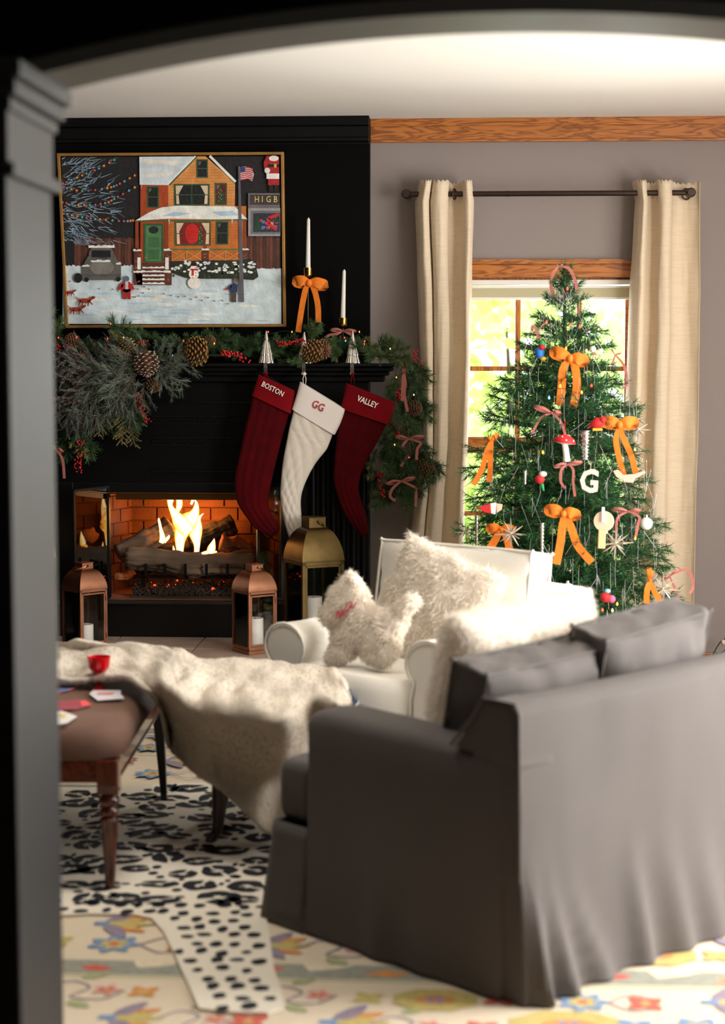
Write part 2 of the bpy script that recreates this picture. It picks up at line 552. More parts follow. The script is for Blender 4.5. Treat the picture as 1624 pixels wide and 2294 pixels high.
# outdoors: lawn and leafy trees beyond the window
LEAFM = mat('sunlit_leaves', (218, 232, 160), 0.8, transl=0.5, var=(3, .25))
GRASS = mat('lawn', (120, 160, 60), 0.9, var=(5, .3))
g = MB().grid(lambda u, v: (lerp(-12, 16, u), lerp(8.75, 40, v), -0.45 + .1 * fbm(u * 9, v * 9)), 30, 30).build('lawn', GRASS, kind='structure')
rnd = random.Random(4)
def leaf_mesh(seed, n=2600, rx=1.0, rz=1.0, size=.09):
    r = np.random.RandomState(seed)
    cl = r.normal(0, 1, (26, 3)); cl /= np.linalg.norm(cl, axis=1)[:, None]; cl *= r.uniform(.35, 1.0, (26, 1))
    c = cl[r.randint(0, 26, n)] + r.normal(0, .17, (n, 3))
    c *= np.array([rx, rx, rz])
    a = r.normal(0, 1, (n, 3)); a /= np.linalg.norm(a, axis=1)[:, None]
    b = np.cross(a, r.normal(0, 1, (n, 3))); b /= np.linalg.norm(b, axis=1)[:, None]
    s = (size * r.uniform(.6, 1.2, (n, 1)))
    v = np.stack([c - a * s, c + b * s * .55, c + a * s, c - b * s * .55], 1).reshape(-1, 3)
    me = bpy.data.meshes.new('leaves')
    f = np.arange(n * 4).reshape(-1, 4)
    me.from_pydata(v.tolist(), [], f.tolist()); me.materials.append(LEAFM)
    return me
spots = [(0.15, 11.2, .35, 0.75, 'small leafy shrub seen low through the left window panes'),
         (0.3, 14.5, 1.75, 1.25, 'bright green tree seen through the upper left window panes'),
         (3.2, 16.5, 1.3, 1.5, 'pale sunlit tree outside, behind the right side of the window'),
         (1.9, 21.5, 2.4, 2.3, 'far tall tree outside, behind the middle of the window')]
BARK = mat('bark', (90, 70, 52), 0.9, bump=(20, .5))
for i, (x, y, z, s, lb) in enumerate(spots):
    t = thing('garden_tree', lb, 'tree', (x, y, -.45), group=None)
    me = leaf_mesh(i + 1, 1100, s, s * 1.0, .085 * (1 + .3 * i))
    piece('foliage', me, t, Matrix.Translation((x, y, z)))['kind'] = 'stuff'
    MB().tube([(x, y, -.45), (x + .05, y, z * .5), (x, y, z)], [.06, .035, .01], 8).build('trunk', BARK, t)
# ------------------------------------------------------------------ fireplace
YM = 8.2
def fx(px, Y=YM): return P(px, 1100, Y).x
def fz(py, Y=YM): return P(500, py, Y).z
HTOP = .19
fp = thing('fireplace', 'black painted fireplace with fluted pilasters and a burning log fire', 'fireplace', (P(400, 1440, YF).x, YF, 0))
# mantel shelf with its mouldings
MX0, MX1 = XLB, P(888, 820, 8.08).x
m = MB()
mz = lambda py: P(500, py, 8.08).z
MTOP = mz(814)
m.bx(MX0, MX1, 8.08, YF, mz(822), MTOP)
m.build('mantel_shelf', BLACK, fp, bevel=.006, seg=3)
m = MB()
m.bx(MX0, MX1 - .02, 8.11, YF, mz(832), mz(822)).bx(MX0, MX1 - .04, 8.14, YF, mz(842), mz(832)).bx(MX0, MX1 - .06, 8.165, YF, mz(856), mz(842))
m.build('mantel_moulding', BLACK, fp, bevel=.006, seg=3)
# frieze
m = MB()
m.bx(MX0, XE + .0, 8.2, YF, fz(1082), mz(856))
m.build('frieze', BLACK, fp, bevel=.003)
m = MB()
m.bx(fx(340), fx(700), 8.192, 8.2, fz(905), fz(900)).bx(fx(340), fx(700), 8.192, 8.2, fz(1060), fz(1055))
m.build('frieze_moulding', BLACK, fp, bevel=.003)
for (ya, yb) in ((935, 946), (983, 995)):
    m = MB()
    for k in range(46):
        x = lerp(fx(345), fx(640), k / 45)
        m.box((x, 8.196, (fz(ya) + fz(yb)) / 2), (.006, .008, abs(fz(yb) - fz(ya))), (0, R(35), 0))
    m.bx(fx(340), fx(645), 8.19, 8.2, fz(yb + 3), fz(yb + 1)).bx(fx(340), fx(645), 8.19, 8.2, fz(ya - 1), fz(ya - 3))
    m.build('louvre', IRON, fp)
# pilasters with flutes
for (pa, pb) in ((690, 826), (20, 122)):
    xa, xb = fx(pa), fx(pb)
    m = MB(); m.bx(xa, xb, 8.19, YF, HTOP, mz(856))
    pil = m.build('pilaster', BLACK, fp, bevel=.002)
    k = 6
    for i in range(k):
        x = lerp(xa, xb, (i + .5) / k)
        wd = (xb - xa) / k * .36
        n = 6; vs = []
        MB().tube([(x, 8.19, HTOP + .14), (x, 8.19, mz(856) - .1)], [wd, wd], 10).build('reed', BLACK, pil, smooth=True, angle=50)
    MB().bx(xa - .006, xb + .006, 8.165, 8.19, HTOP, HTOP + .12).build('plinth', BLACK, pil, bevel=.006)
# insert face
STEEL = mat('black_steel', (12, 12, 12), 0.35, 0.3)
m = MB()
m.bx(fx(122), FX0, 8.2, YF, HTOP, fz(1082)).bx(FX1, fx(690), 8.2, YF, HTOP, fz(1082))
m.bx(FX0, FX1, 8.2, YF, FZ1, fz(1082))
m.build('surround', STEEL, fp, bevel=.003)
m = MB()
m.bx(FX0, FX1, 8.2, YF, HTOP, FZ0 - .012)
m.build('lower_panel', STEEL, fp, bevel=.003)
m = MB()
m.bx(FX0 - .02, FX1 + .02, 8.17, 8.21, FZ0 - .016, FZ0)
m.build('firebox_sill', mat('worn_steel', (60, 55, 50), 0.4, 0.7), fp, bevel=.003)
m = MB(); m.bx(FX0 + .2, FX1 - .0, 8.2, 8.24, FZ1 - .035, FZ1 + .0)
m.bx(FX0, FX1, 8.19, 8.2, FZ1 - .008, FZ1)
m.build('smoke_hood', mat('bronze_hood', (120, 80, 40), 0.3, 0.9), fp, bevel=.002)

# firebox shell (mortar) and single bricks
YK = 8.72
KX0, KX1 = P(293, 1200, YK).x, P(598, 1200, YK).x
MORT = mat('firebox_mortar', (128, 82, 56), 0.95, bump=(50, .4))
BRICK = mat('fire_brick', (128, 80, 50), 0.9, bump=(60, .5), var=(6, .25))
t_ = .03
m = MB()
def quadwall(m, a, b, z0, z1, t):
    a = Vector((a[0], a[1], 0)); b = Vector((b[0], b[1], 0)); d = (b - a).normalized(); nrm = Vector((-d.y, d.x, 0)) * t
    m.prism([(a.x, a.y, z0), (b.x, b.y, z0), (b.x, b.y, z1), (a.x, a.y, z1)], nrm)
quadwall(m, (FX0 - .02, 8.24), (KX0, YK), FZ0, FZ1 + .03, .04)
quadwall(m, (KX0, YK), (KX1, YK), FZ0, FZ1 + .03, .04)
quadwall(m, (KX1, YK), (FX1 + .02, 8.24), FZ0, FZ1 + .03, .04)
m.bx(FX0 - .08, FX1 + .08, 8.2, YK + .05, FZ0 - .02, FZ0).bx(FX0 - .08, FX1 + .08, 8.24, YK + .05, FZ1 + .03, FZ1 + .05)
shell = m.build('firebox', MORT, fp)
bw, bh = .134, .066
me = MB().box((0, 0, 0), (bw - .008, .02, bh - .008)); me.cur = 0
bm_ = bpy.data.meshes.new('brick'); bm_.from_pydata(me.v, [], me.f); bm_.materials.append(BRICK)
meh = MB().box((0, 0, 0), (bw / 2 - .008, .02, bh - .008))
bmh = bpy.data.meshes.new('half_brick'); bmh.from_pydata(meh.v, [], meh.f); bmh.materials.append(BRICK)
rb = random.Random(2)
def lay(a, b, inward):
    a = Vector((a[0], a[1], 0)); b = Vector((b[0], b[1], 0)); L = (b - a).length; d = (b - a).normalized()
    ang = math.atan2(d.y, d.x)
    rows = int((FZ1 + .03 - FZ0) / bh) + 1
    for r in range(rows):
        z = FZ1 + .02 - bh * (r + .5)
        if z < FZ0 + bh * .4: break
        x = -bw / 2 if r % 2 else 0.0
        while x < L - .001:
            x0 = max(x, 0); x1 = min(x + bw, L)
            if x1 - x0 > .02:
                wd = x1 - x0
                p = a + d * (x0 + x1) / 2 + inward * .004
                sc = (wd - .008) / (bw - .008)
                Mw = Matrix.Translation((p.x, p.y, z)) @ Matrix.Rotation(ang, 4, 'Z') @ Matrix.Diagonal((sc, 1 + rb.uniform(0, .25), 1, 1))
                piece('brick', bm_, shell, Mw)
            x += bw
lay((FX0 - .02, 8.24), (KX0, YK), Vector((.9, -.3, 0)))
lay((KX0, YK), (KX1, YK), Vector((0, -1, 0)))
lay((KX1, YK), (FX1 + .02, 8.24), Vector((-.9, -.3, 0)))

# glass doors folded open, with mesh behind
for (pa, pb, ya_, yb_) in ((165, 243, 7.95, 8.205), (632, 578, 8.195, 8.14)):
    a = P(pa, 1200, ya_); b = P(pb, 1200, yb_)
    z0, z1 = FZ0 + .012, fz(1092)
    d = (b - a); d.z = 0; L = d.length; d.normalize(); ang = math.atan2(d.y, d.x)
    t_d = MB()
    mid = (a + b) / 2
    Rz = Euler((0, 0, ang))
    # frame
    for (q, w_) in ((0, .016), (L, .012)):
        c = a + d * q
        t_d.box((c.x, c.y, (z0 + z1) / 2), (w_, .018, z1 - z0), Rz)
    for z in (z0, z1): t_d.box((mid.x, mid.y, z), (L, .016, .012), Rz)
    dr = t_d.build('glass_door', mat('gunmetal', (60, 60, 60), 0.3, 0.9), fp)
    MB().box((mid.x, mid.y, (z0 + z1) / 2), (L, .004, z1 - z0), Rz).build('glass', glass_mat('fire_glass', (225, 215, 205), .22, .03), dr)
# mesh screen: bunched chain curtain at each side
m = MB()
for side, (pa, pb) in enumerate(((212, 246), (582, 628))):
    for k in range(22):
        px = lerp(pa, pb, k / 21)
        yy = 8.245 + .012 * math.sin(k * 1.3)
        x = P(px, 1200, yy).x
        pts = [(x + .0016 * (-1) ** j, yy, lerp(FZ0 + .02, FZ1 - .01, j / 46)) for j in range(47)]
        m.tube(pts, .0008, 3, cap=False)
m.build('mesh_curtain', mat('mesh_metal', (70, 55, 42), 0.4, 0.9), fp, kind='stuff')

# logs
def log(name, a, b, r0, r1, seed, mt, label=None, bendz=0.0, cat='log', group=None, jag=.42):
    a, b = Vector(a), Vector(b); n = 36; K = 34; m = MB()
    ax = (b - a); L = ax.length; ax.normalize(); u = ax.orthogonal().normalized(); v = ax.cross(u)
    vs = []
    for i in range(K + 1):
        t = i / K
        c = a.lerp(b, t) + Vector((0, 0, bendz * math.sin(t * PI)))
        c += u * .012 * fbm(t * 3, seed) + v * .012 * fbm(t * 3, seed + 9)
        rr = lerp(r0, r1, t)
        end = min(t, 1 - t) * K
        if end < 1: rr *= .82
        for k in range(n):
            th = 2 * PI * k / n
            dsp = 1 + jag * fbm(math.cos(th) * 2.2 + seed, math.sin(th) * 2.2, t * L * 5) - .22 * abs(fbm(math.cos(th) * 5 + 3, math.sin(th) * 5 + seed, t * L * 3)) + .14 * fbm(math.cos(th) * 7, math.sin(th) * 7, t * L * 9 + seed) 
            vs.append(c + (u * math.cos(th) + v * math.sin(th)) * rr * dsp)
    fs = []
    for i in range(K):
        for k in range(n):
            fs.append((i * n + k, i * n + (k + 1) % n, (i + 1) * n + (k + 1) % n, (i + 1) * n + k))
    vs.append(a + ax * .004); vs.append(b - ax * .004)
    for k in range(n):
        fs.append((len(vs) - 2, (k + 1) % n, k)); fs.append((len(vs) - 1, K * n + k, K * n + (k + 1) % n))
    m.add(vs, fs)
    return m.build(name, mt, smooth=True, label=label, cat=cat, group=group)
CHAR = mat('charred_log', (38, 30, 26), 0.9, bump=(30, .9), var=(9, .5))
LOGM = mat('grey_log', (104, 84, 66), 0.9, bump=(26, .9), var=(8, .5), stretch=(.4, 1, 1))
LOGO = mat('split_log', (150, 92, 50), 0.85, bump=(26, .8), var=(9, .4))
log('log', P(282, 1252, 8.32), P(572, 1262, 8.36), .052, .058, 3, LOGM, 'long grey log lying across the front of the grate', bendz=-.012)
log('log', P(262, 1240, 8.38), P(384, 1182, 8.5), .045, .052, 11, LOGM, 'rough grey log slanting up on the left of the fire')
log('log', P(424, 1215, 8.52), P(526, 1176, 8.58), .04, .05, 21, CHAR, 'charred black log leaning behind the flames at right')
log('log', P(494, 1214, 8.42), P(562, 1232, 8.46), .04, .036, 31, LOGO, 'split orange-brown log chunk on the right of the fire')
log('log', P(320, 1238, 8.6), P(540, 1230, 8.62), .045, .045, 41, CHAR, 'charred log lying along the back of the fire')
log('log', P(262, 1292, 8.36), P(300, 1288, 8.5), .018, .016, 51, LOGO, 'small log stub lying low on the left of the fire')
# grate
gr = thing('fire_grate', 'black iron grate with upright fingers holding the logs', 'grate', (P(420, 1300, 8.4).x, 8.4, FZ0))
for k, px in enumerate((330, 372, 418, 465, 512, 552)):
    x = P(px, 1290, 8.3).x
    m = MB()
    zt = P(px, 1272, 8.27).z
    m.tube([(x, 8.262, zt + .02), (x, 8.262, zt - .035), (x, 8.3, zt - .05), (x, 8.6, zt - .05)], .007, 6)
    m.build('grate_bar', IRON, gr)
m = MB(); zt = P(400, 1272, 8.27).z - .05
m.tube([(P(300, 1290, 8.33).x, 8.33, zt), (P(575, 1290, 8.33).x, 8.33, zt)], .008, 6)
m.tube([(P(300, 1290, 8.55).x, 8.55, zt), (P(575, 1290, 8.55).x, 8.55, zt)], .008, 6)
m.build('cross_bar', IRON, gr)
for px in (320, 560):
    for yy in (8.33, 8.55):
        x = P(px, 1290, yy).x
        MB().cyl((x, yy, FZ0), (x, yy, zt), .008, n=6).build('leg', IRON, gr)
# ember bed
r_ = np.random.RandomState(5); m = MB(); m2 = MB()
for k in range(1500):
    px = r_.uniform(298, 570); yy = r_.uniform(8.255, 8.42)
    x = P(px, 1320, yy).x; s = r_.uniform(.004, .011)
    zq = FZ0 + .012 + .05 * (yy - 8.25) / .17 * r_.uniform(.5, 1) + .012 * r_.rand()
    mm = m2 if (r_.rand() < .02 and yy > 8.32) else m
    mm.box((x, yy, zq), (s, s, s * .8), (r_.rand() * 3, r_.rand() * 3, r_.rand() * 3))
m.bx(P(298, 1320, 8.3).x, P(570, 1320, 8.3).x, 8.26, 8.44, FZ0, FZ0 + .012)
eb = m.build('ember_bed', mat('ash_cinders', (58, 46, 36), 0.95), kind='stuff', label='bed of dark cinders with red glowing specks under the grate', cat='embers')
m2.build('glowing_ember', mat('ember_glow', (200, 40, 20), 0.8, emit=((255, 60, 20), 3.0)), eb, kind='stuff')

# flames: hollow leaf-like bodies, hottest in the middle
def flame_mat():
    m = bpy.data.materials.new('flame'); m.use_nodes = True
    nt = m.node_tree; N = nt.nodes; L = nt.links; N.remove(N['Principled BSDF'])
    lw = N.new('ShaderNodeLayerWeight'); lw.inputs[0].default_value = .38
    tc = N.new('ShaderNodeTexCoord'); nz = N.new('ShaderNodeTexNoise'); nz.inputs['Scale'].default_value = 26
    nz.inputs['Distortion'].default_value = 1.5
    L.new(tc.outputs['Object'], nz.inputs['Vector'])
    ad = N.new('ShaderNodeMath'); ad.operation = 'MULTIPLY_ADD'; ad.inputs[1].default_value = .5
    L.new(nz.outputs[0], ad.inputs[0]); L.new(lw.outputs['Facing'], ad.inputs[2])
    r = N.new('ShaderNodeValToRGB'); e = r.color_ramp.elements
    e[0].position = .30; e[0].color = rgb(255, 244, 190)
    e[1].position = .8; e[1].color = rgb(235, 100, 10)
    k = e.new(.52); k.color = rgb(255, 190, 70)
    L.new(ad.outputs[0], r.inputs[0])
    em = N.new('ShaderNodeEmission'); em.inputs[1].default_value = 2.0
    L.new(r.outputs[0], em.inputs[0])
    tr = N.new('ShaderNodeBsdfTransparent'); mx = N.new('ShaderNodeMixShader')
    r2 = N.new('ShaderNodeValToRGB'); r2.color_ramp.elements[0].position = .5; r2.color_ramp.elements[1].position = 1.15 if False else 1.0
    L.new(ad.outputs[0], r2.inputs[0]); L.new(r2.outputs[0], mx.inputs[0])
    L.new(em.outputs[0], mx.inputs[1]); L.new(tr.outputs[0], mx.inputs[2])
    L.new(mx.outputs[0], N['Material Output'].inputs[0])
    return m
FLM = flame_mat()
fl = thing('fire_flames', 'bright yellow flames rising from the logs in the firebox', 'flames', P(420, 1245, 8.42))
def tongue(pts, Y, depth=.6):
    """pts: (px,py,half width px)"""
    c = smooth_path([(a, b, w_) for a, b, w_ in pts], 5)
    pp = [P(q.x, q.y, Y) for q in c]; rr = [max(.4, q.z) * Y / FPX for q in c]
    n = 12; m = MB(); vs = []
    for i, p in enumerate(pp):
        d = pp[min(i + 1, len(pp) - 1)] - pp[max(i - 1, 0)]; d.normalize()
        side = d.cross(Vector((0, 1, 0))).normalized()
        for k in range(n):
            th = 2 * PI * k / n
            vs.append(p + side * math.cos(th) * rr[i] + Vector((0, 1, 0)) * math.sin(th) * rr[i] * depth)
    fs = [(i * n + k, i * n + (k + 1) % n, (i + 1) * n + (k + 1) % n, (i + 1) * n + k) for i in range(len(pp) - 1) for k in range(n)]
    m.add(vs, fs)
    m.build('flame_tongue', FLM, fl, smooth=True)
tongue([(404, 1246, 7), (403, 1215, 12), (408, 1190, 19), (420, 1170, 24), (436, 1150, 12), (440, 1130, 5), (436, 1118, 1)], 8.42)
tongue([(424, 1192, 16), (406, 1172, 20), (392, 1152, 11), (382, 1134, 6), (382, 1120, 8), (388, 1106, 3), (384, 1102, .5)], 8.40)
tongue([(440, 1246, 6), (441, 1220, 8), (438, 1195, 16), (440, 1175, 14), (446, 1160, 5), (456, 1150, .8)], 8.44)
tongue([(396, 1148, 5), (402, 1130, 8), (399, 1112, 6), (390, 1104, .6)], 8.41)
tongue([(361, 1216, 6), (364, 1205, 7), (360, 1185, 4), (356, 1165, 3), (355, 1160, .5)], 8.36)
tongue([(367, 1214, 5), (377, 1204, 4), (379, 1198, .5)], 8.37)
tongue([(470, 1238, 9), (474, 1228, 10), (478, 1215, 5), (480, 1206, .6)], 8.35)
tongue([(452, 1240, 3), (464, 1238, 5), (486, 1236, 2)], 8.35)
tongue([(393, 1242, 2), (389, 1230, 3), (388, 1222, .5)], 8.35)
tongue([(428, 1130, 3), (432, 1118, 4), (427, 1108, 1)], 8.46)
def ptl(name, p, power, rad, col):
    l = bpy.data.lights.new(name, 'POINT'); l.energy = power; l.shadow_soft_size = rad; l.color = col
    o = bpy.data.objects.new(name, l); COL.objects.link(o); o.location = p
ptl('fire_light', P(425, 1160, 8.5), 5.2, .05, (1.0, .34, .06))
ptl('fire_light', P(360, 1195, 8.44), 2.0, .03, (1.0, .34, .06))

# hearth: single tiles on a black riser
hy0 = G(300, 1478, HTOP).y
hz_ = thing('hearth', 'raised hearth of pale stone tiles with a black edge before the fireplace', 'hearth', (fx(400), (hy0 + 8.2) / 2, 0))
MB().bx(-2.6, XE + .06, hy0 + .012, 8.2, 0, HTOP - .012).build('riser', BLACK, hz_)
TILE = mat('hearth_tile', (168, 148, 134), 0.55, bump=(25, .25), var=(7, .12))
for i in range(6):
    xa = -2.6 + i * .4 + .18; xb = min(xa + .394, XE + .06)
    for j in range(2):
        ym = lerp(hy0, 8.2, .5)
        y0, y1 = (hy0, ym - .004) if j == 0 else (ym + .002, 8.2)
        if xb - xa > .05:
            MB().bx(xa, xb, y0, y1, HTOP - .014, HTOP).build('tile', TILE, hz_, bevel=.002)
# kindling / bark mat left under the lantern
# ------------------------------------------------------------------ ribbon, text and puffy helpers
ORANGE = mat('orange_velvet', (226, 118, 20), 0.75, sheen=0.5, var=(40, .12))
PINKR = mat('dusty_pink_velvet', (168, 98, 88), 0.8, sheen=0.4)
def ribbon(mb, path, hw, n=5):
    """path [(px,py,Y)] , hw half width in metres or list"""
    pts = [P(a, b, y) for a, b, y in path]
    if not hasattr(hw, '__len__'): hw = [hw] * len(pts)
    q = smooth_path(pts, n); K = len(q); vs = []
    for i, p in enumerate(q):
        d = (q[min(i + 1, K - 1)] - q[max(i - 1, 0)])
        side = d.cross(Vector((0.15, 1, 0.1)))
        if side.length < 1e-6: side = Vector((1, 0, 0))
        side.normalize()
        h = pl([(k * n, w_) for k, w_ in enumerate(hw)], i)
        vs += [p + side * h, p - side * h]
    # back faces for thickness
    off = Vector((0, .0012, 0))
    b = [v + off for v in vs]
    L2 = len(vs)
    fs = []
    for i in range(K - 1):
        a = i * 2
        fs += [(a, a + 1, a + 3, a + 2), (L2 + a, L2 + a + 2, L2 + a + 3, L2 + a + 1), (a, a + 2, L2 + a + 2, L2 + a), (a + 1, L2 + a + 1, L2 + a + 3, a + 3)]
    mb.add(vs + b, fs)
def bow(name, label, cx, cy, Y, s, mt, tails, loops=None, group=None, wr=.42, tw=None):
    """s: loop length in px; tails list of px point lists"""
    t = thing(name, label, 'bow', P(cx, cy, Y), group=group)
    u = Y / FPX
    lw = s * wr * u * .5
    for sg, (ex, ey) in zip((-1, 1), loops or ((-s, -s * .12), (s, -s * .02))):
        m = MB()
        ribbon(m, [(cx, cy, Y - .006), (cx + ex * .5, cy + ey * .5 - s * .1, Y - .022), (cx + ex * .95, cy + ey, Y - .016),
                   (cx + ex, cy + ey + s * .06, Y - .004), (cx + ex * .55, cy + ey * .6 + s * .12, Y + .004), (cx, cy + s * .04, Y)],
               [lw * .45, lw * .9, lw, lw, lw * .9, lw * .45])
        m.build('loop', mt, t, smooth=True, angle=50)
    for tl in tails:
        m = MB()
        wt = (tw if tw else s * wr * .8) * u * .5
        ribbon(m, [(cx, cy, Y - .004)] + [(a, b, Y - .01 + .004 * (i % 2)) for i, (a, b) in enumerate(tl)], [wt * .5] + [wt] * len(tl))
        m.build('tail', mt, t, smooth=True, angle=50)
    k = P(cx, cy, Y - .012)
    MB().ball(k, s * u * wr * .28, 8, 6, 1.2).build('knot', mt, t, smooth=True)
    return t

def text_mb(txt, size, depth=.0008, bold=0.0):
    c = bpy.data.curves.new('t', 'FONT'); c.body = txt; c.size = size; c.extrude = depth
    c.align_x = 'CENTER'; c.align_y = 'CENTER'; c.resolution_u = 2; c.offset = bold
    o = bpy.data.objects.new('t', c); COL.objects.link(o)
    dg = bpy.context.evaluated_depsgraph_get()
    me = bpy.data.meshes.new_from_object(o.evaluated_get(dg))
    vs = [v.co.copy() for v in me.vertices]; fs = [tuple(p.vertices) for p in me.polygons]
    bpy.data.objects.remove(o); bpy.data.curves.remove(c); bpy.data.meshes.remove(me)
    return vs, fs
def put_text(txt, size, M, name, mt, parent, sx=1.0, sy=1.0, bold=0.0):
    vs, fs = text_mb(txt, size, bold=bold)
    m = MB(); m.add([M @ Vector((v.x * sx, v.y * sy, v.z)) for v in vs], fs)
    return m.build(name, mt, parent)
def wallframe(px, py, Y, ang=0.0):
    """matrix: local x right, y up in the XZ plane, z toward camera"""
    p = P(px, py, Y)
    B = Matrix(((1, 0, 0), (0, 0, -1), (0, 1, 0))).to_4x4()
    return Matrix.Translation(p) @ B @ Matrix.Rotation(ang, 4, 'Z')

def puffy(rows, Y, depth, nx=12, ny=4, bumpf=None, sq=.55):
    """rows [(lx,ly,rx,ry)] px; makes a closed padded body in front of plane Y"""
    A = smooth_path([P(a, b, Y) for a, b, c, d in rows], ny); B = smooth_path([P(c, d, Y) for a, b, c, d in rows], ny)
    K = len(A); n = nx; vs = []
    for i in range(K):
        tt = i / (K - 1)
        ev = depth * min(1, (A[i] - B[i]).length / (depth * 2.4))
        for k in range(2 * n):
            th = PI * k / n       # 0..2pi
            s = (1 - math.cos(th)) / 2
            dd = math.sin(th); dd = math.copysign(abs(dd) ** sq, dd)
            p = A[i].lerp(B[i], s)
            e = ev
            if bumpf and dd > 0: e = ev + bumpf(s, tt) * abs(dd)
            vs.append(Vector((p.x, p.y - dd * e, p.z)))
    W = 2 * n
    fs = [(i * W + k, (i + 1) * W + k, (i + 1) * W + (k + 1) % W, i * W + (k + 1) % W) for i in range(K - 1) for k in range(W)]
    fs.append(tuple(range(W))); fs.append(tuple((K - 1) * W + k for k in range(W - 1, -1, -1)))
    return MB().add(vs, fs)

# ------------------------------------------------------------------ curtains
CLOTH = mat('curtain_linen', (224, 204, 176), 0.85, sheen=0.3, transl=0.16, bump=(240, .25), var=(90, .06), stretch=(.15, .15, 2.5))
def curtain(label, folds, edges, grom):
    """folds [(px,dY)] at the top; edges [(py, left, right)]"""
    Yc = 8.27
    l0, r0 = folds[0][0], folds[-1][0]
    fp_ = smooth_path([((a - l0) / (r0 - l0), d, 0) for a, d in folds], 9)
    K = len(fp_)
    ys = [e[0] for e in edges]
    rowy = [lerp(404, 452, i / 5) for i in range(5)] + [lerp(452, 1515, i / 46) for i in range(47)]
    vs = []
    for j, py in enumerate(rowy):
        L_ = pl([(e[0], e[1]) for e in edges], py); R_ = pl([(e[0], e[2]) for e in edges], py)
        for i, q in enumerate(fp_):
            amp = 1 - .25 * (py - 404) / 1100
            px = lerp(L_, R_, q.x) + 3 * fbm(q.x * 4, py / 300.)
            top = 0
            if j < 5: top = (1 - j / 5) * (7 * (q.y > 0) * (q.y / .05) + 2 * math.sin(i * 1.1))
            vs.append(P(px, py + top, Yc + q.y * amp + .006 * fbm(q.x * 5, py / 170.)))
    W = K; fs = [(j * W + i, (j + 1) * W + i, (j + 1) * W + i + 1, j * W + i + 1) for j in range(len(rowy) - 1) for i in range(K - 1)]
    a = P((l0 + r0) / 2, 430, Yc)
    t = thing('curtain', label, 'curtain', (a.x, Yc, 0.02))
    vs = [Vector((v.x, v.y, max(v.z, .015))) for v in vs]
    MB().add(vs, fs).build('curtain_cloth', CLOTH, t, smooth=True, solid=.002)
    for px, dy, tilt in grom:
        c = P(px, 435, Yc + dy)
        rr = []
        for k in range(20):
            th = 2 * PI * k / 20
            rr.append(c + Vector((math.cos(th) * .021 * math.cos(tilt), math.cos(th) * .021 * math.sin(tilt), math.sin(th) * .024)))
        MB().tube(rr, .004, 6, closed=True).build('grommet', BRONZE, t, smooth=True)
    return t
curtain('beige linen grommet curtain hanging left of the window',
        [(937, .02), (943, -.02), (955, -.05), (966, -.03), (969, .02), (974, -.03), (990, -.05), (1004, -.02), (1008, .04), (1022, .05), (1034, .02), (1040, -.03), (1048, -.05), (1055, -.03), (1058, .01)],
        [(404, 937, 1057), (452, 928, 1061), (560, 933, 1058), (700, 939, 1055), (800, 940, 1054), (1000, 944, 1047), (1100, 930, 1042), (1225, 917, 1038), (1515, 910, 1034)],
        [(1018, .0, 1.25), (1055, .0, 1.2)])
curtain('beige linen grommet curtain hanging right of the window and tree',
        [(1414, .04), (1420, .0), (1428, -.03), (1438, -.05), (1446, -.03), (1449, .03), (1460, .05), (1471, .03), (1476, -.03), (1488, -.05), (1502, -.035), (1508, .02), (1522, .05), (1540, .05), (1562, .02), (1570, .0)],
        [(404, 1414, 1568), (452, 1421, 1567), (640, 1412, 1568), (800, 1404, 1567), (1000, 1398, 1563), (1350, 1390, 1553), (1515, 1386, 1550)],
        [(1537, .03, .3)])
rod = thing('curtain_rod', 'dark bronze double curtain rod with round end caps above the window', 'curtain rod', P(1230, 434, 8.27))
a = P(916, 437, 8.27); b = P(1541, 432, 8.27); b.z = a.z = (a.z + b.z) / 2 + .002
MB().cyl(a, b, .0125, n=14).build('rod', BRONZE, rod, smooth=True, angle=40)
MB().cyl(a.lerp(b, .35) + Vector((0, 0, 0)), a.lerp(b, .36), .0135, n=14).build('rod_joint', BRONZE, rod, smooth=True, angle=40)
for e, sg in ((a, -1), (b, 1)):
    MB().tube([e, e + Vector((sg * .0, .06, 0)), e + Vector((0, YB - e.y, 0))], [.012, .01, .01], 10).build('bracket', BRONZE, rod, smooth=True, angle=40)
    MB().tube([e + Vector((sg * .012, -.03, 0)), e + Vector((sg * .012, -.018, 0)), e + Vector((sg * .01, 0, 0)), e + Vector((sg * .008, .01, 0))], [.016, .022, .022, .012], 18, up=(0, 0, 1)).build('finial', BRONZE, rod, smooth=True, angle=40)

# ------------------------------------------------------------------ painting
YPT = YF - .04
pt = thing('painting', 'large framed painting of an orange house in snow above the mantel', 'painting', P(388, 733, YPT))
q = [P(127, 343, YPT), P(635, 340, YPT), P(640, 732, YPT), P(147, 735, YPT)]
GOLD = mat('gold_frame', (176, 130, 70), 0.4, 0.6, var=(10, .2))
cen = sum(q, Vector()) / 4
def inset(k): return [p + (cen - p).normalized() * k for p in q]
for i in range(4):
    j = (i + 1) % 4
    a, b = q[i], q[j]; d = (b - a).normalized(); nr = Vector((d.z, 0, -d.x))
    if nr.dot(cen - a) < 0: nr = -nr
    t0 = .013
    ai = a + (nr + d) * t0; bi = b + (nr - d) * t0
    MB().prism([a, b, bi, ai], (0, .04, 0)).build('frame_bar', GOLD, pt, bevel=.0015)
ins = [p + (cen - p).normalized() * .02 for p in q]
back = MB().prism([p + Vector((0, .02, 0)) for p in ins], (0, .018, 0))
back.build('backing_board', BLACKM, pt)
ci = [P(137, 352, YPT + .012), P(627, 350, YPT + .012), P(630, 722, YPT + .012), P(154, 725, YPT + .012)]
canvas = MB().prism(ci, (0, .012, 0)).build('canvas', mat('canvas_black', (24, 22, 24), 0.7, bump=(60, .3)), pt)
_lay = [0]; _pc = {}
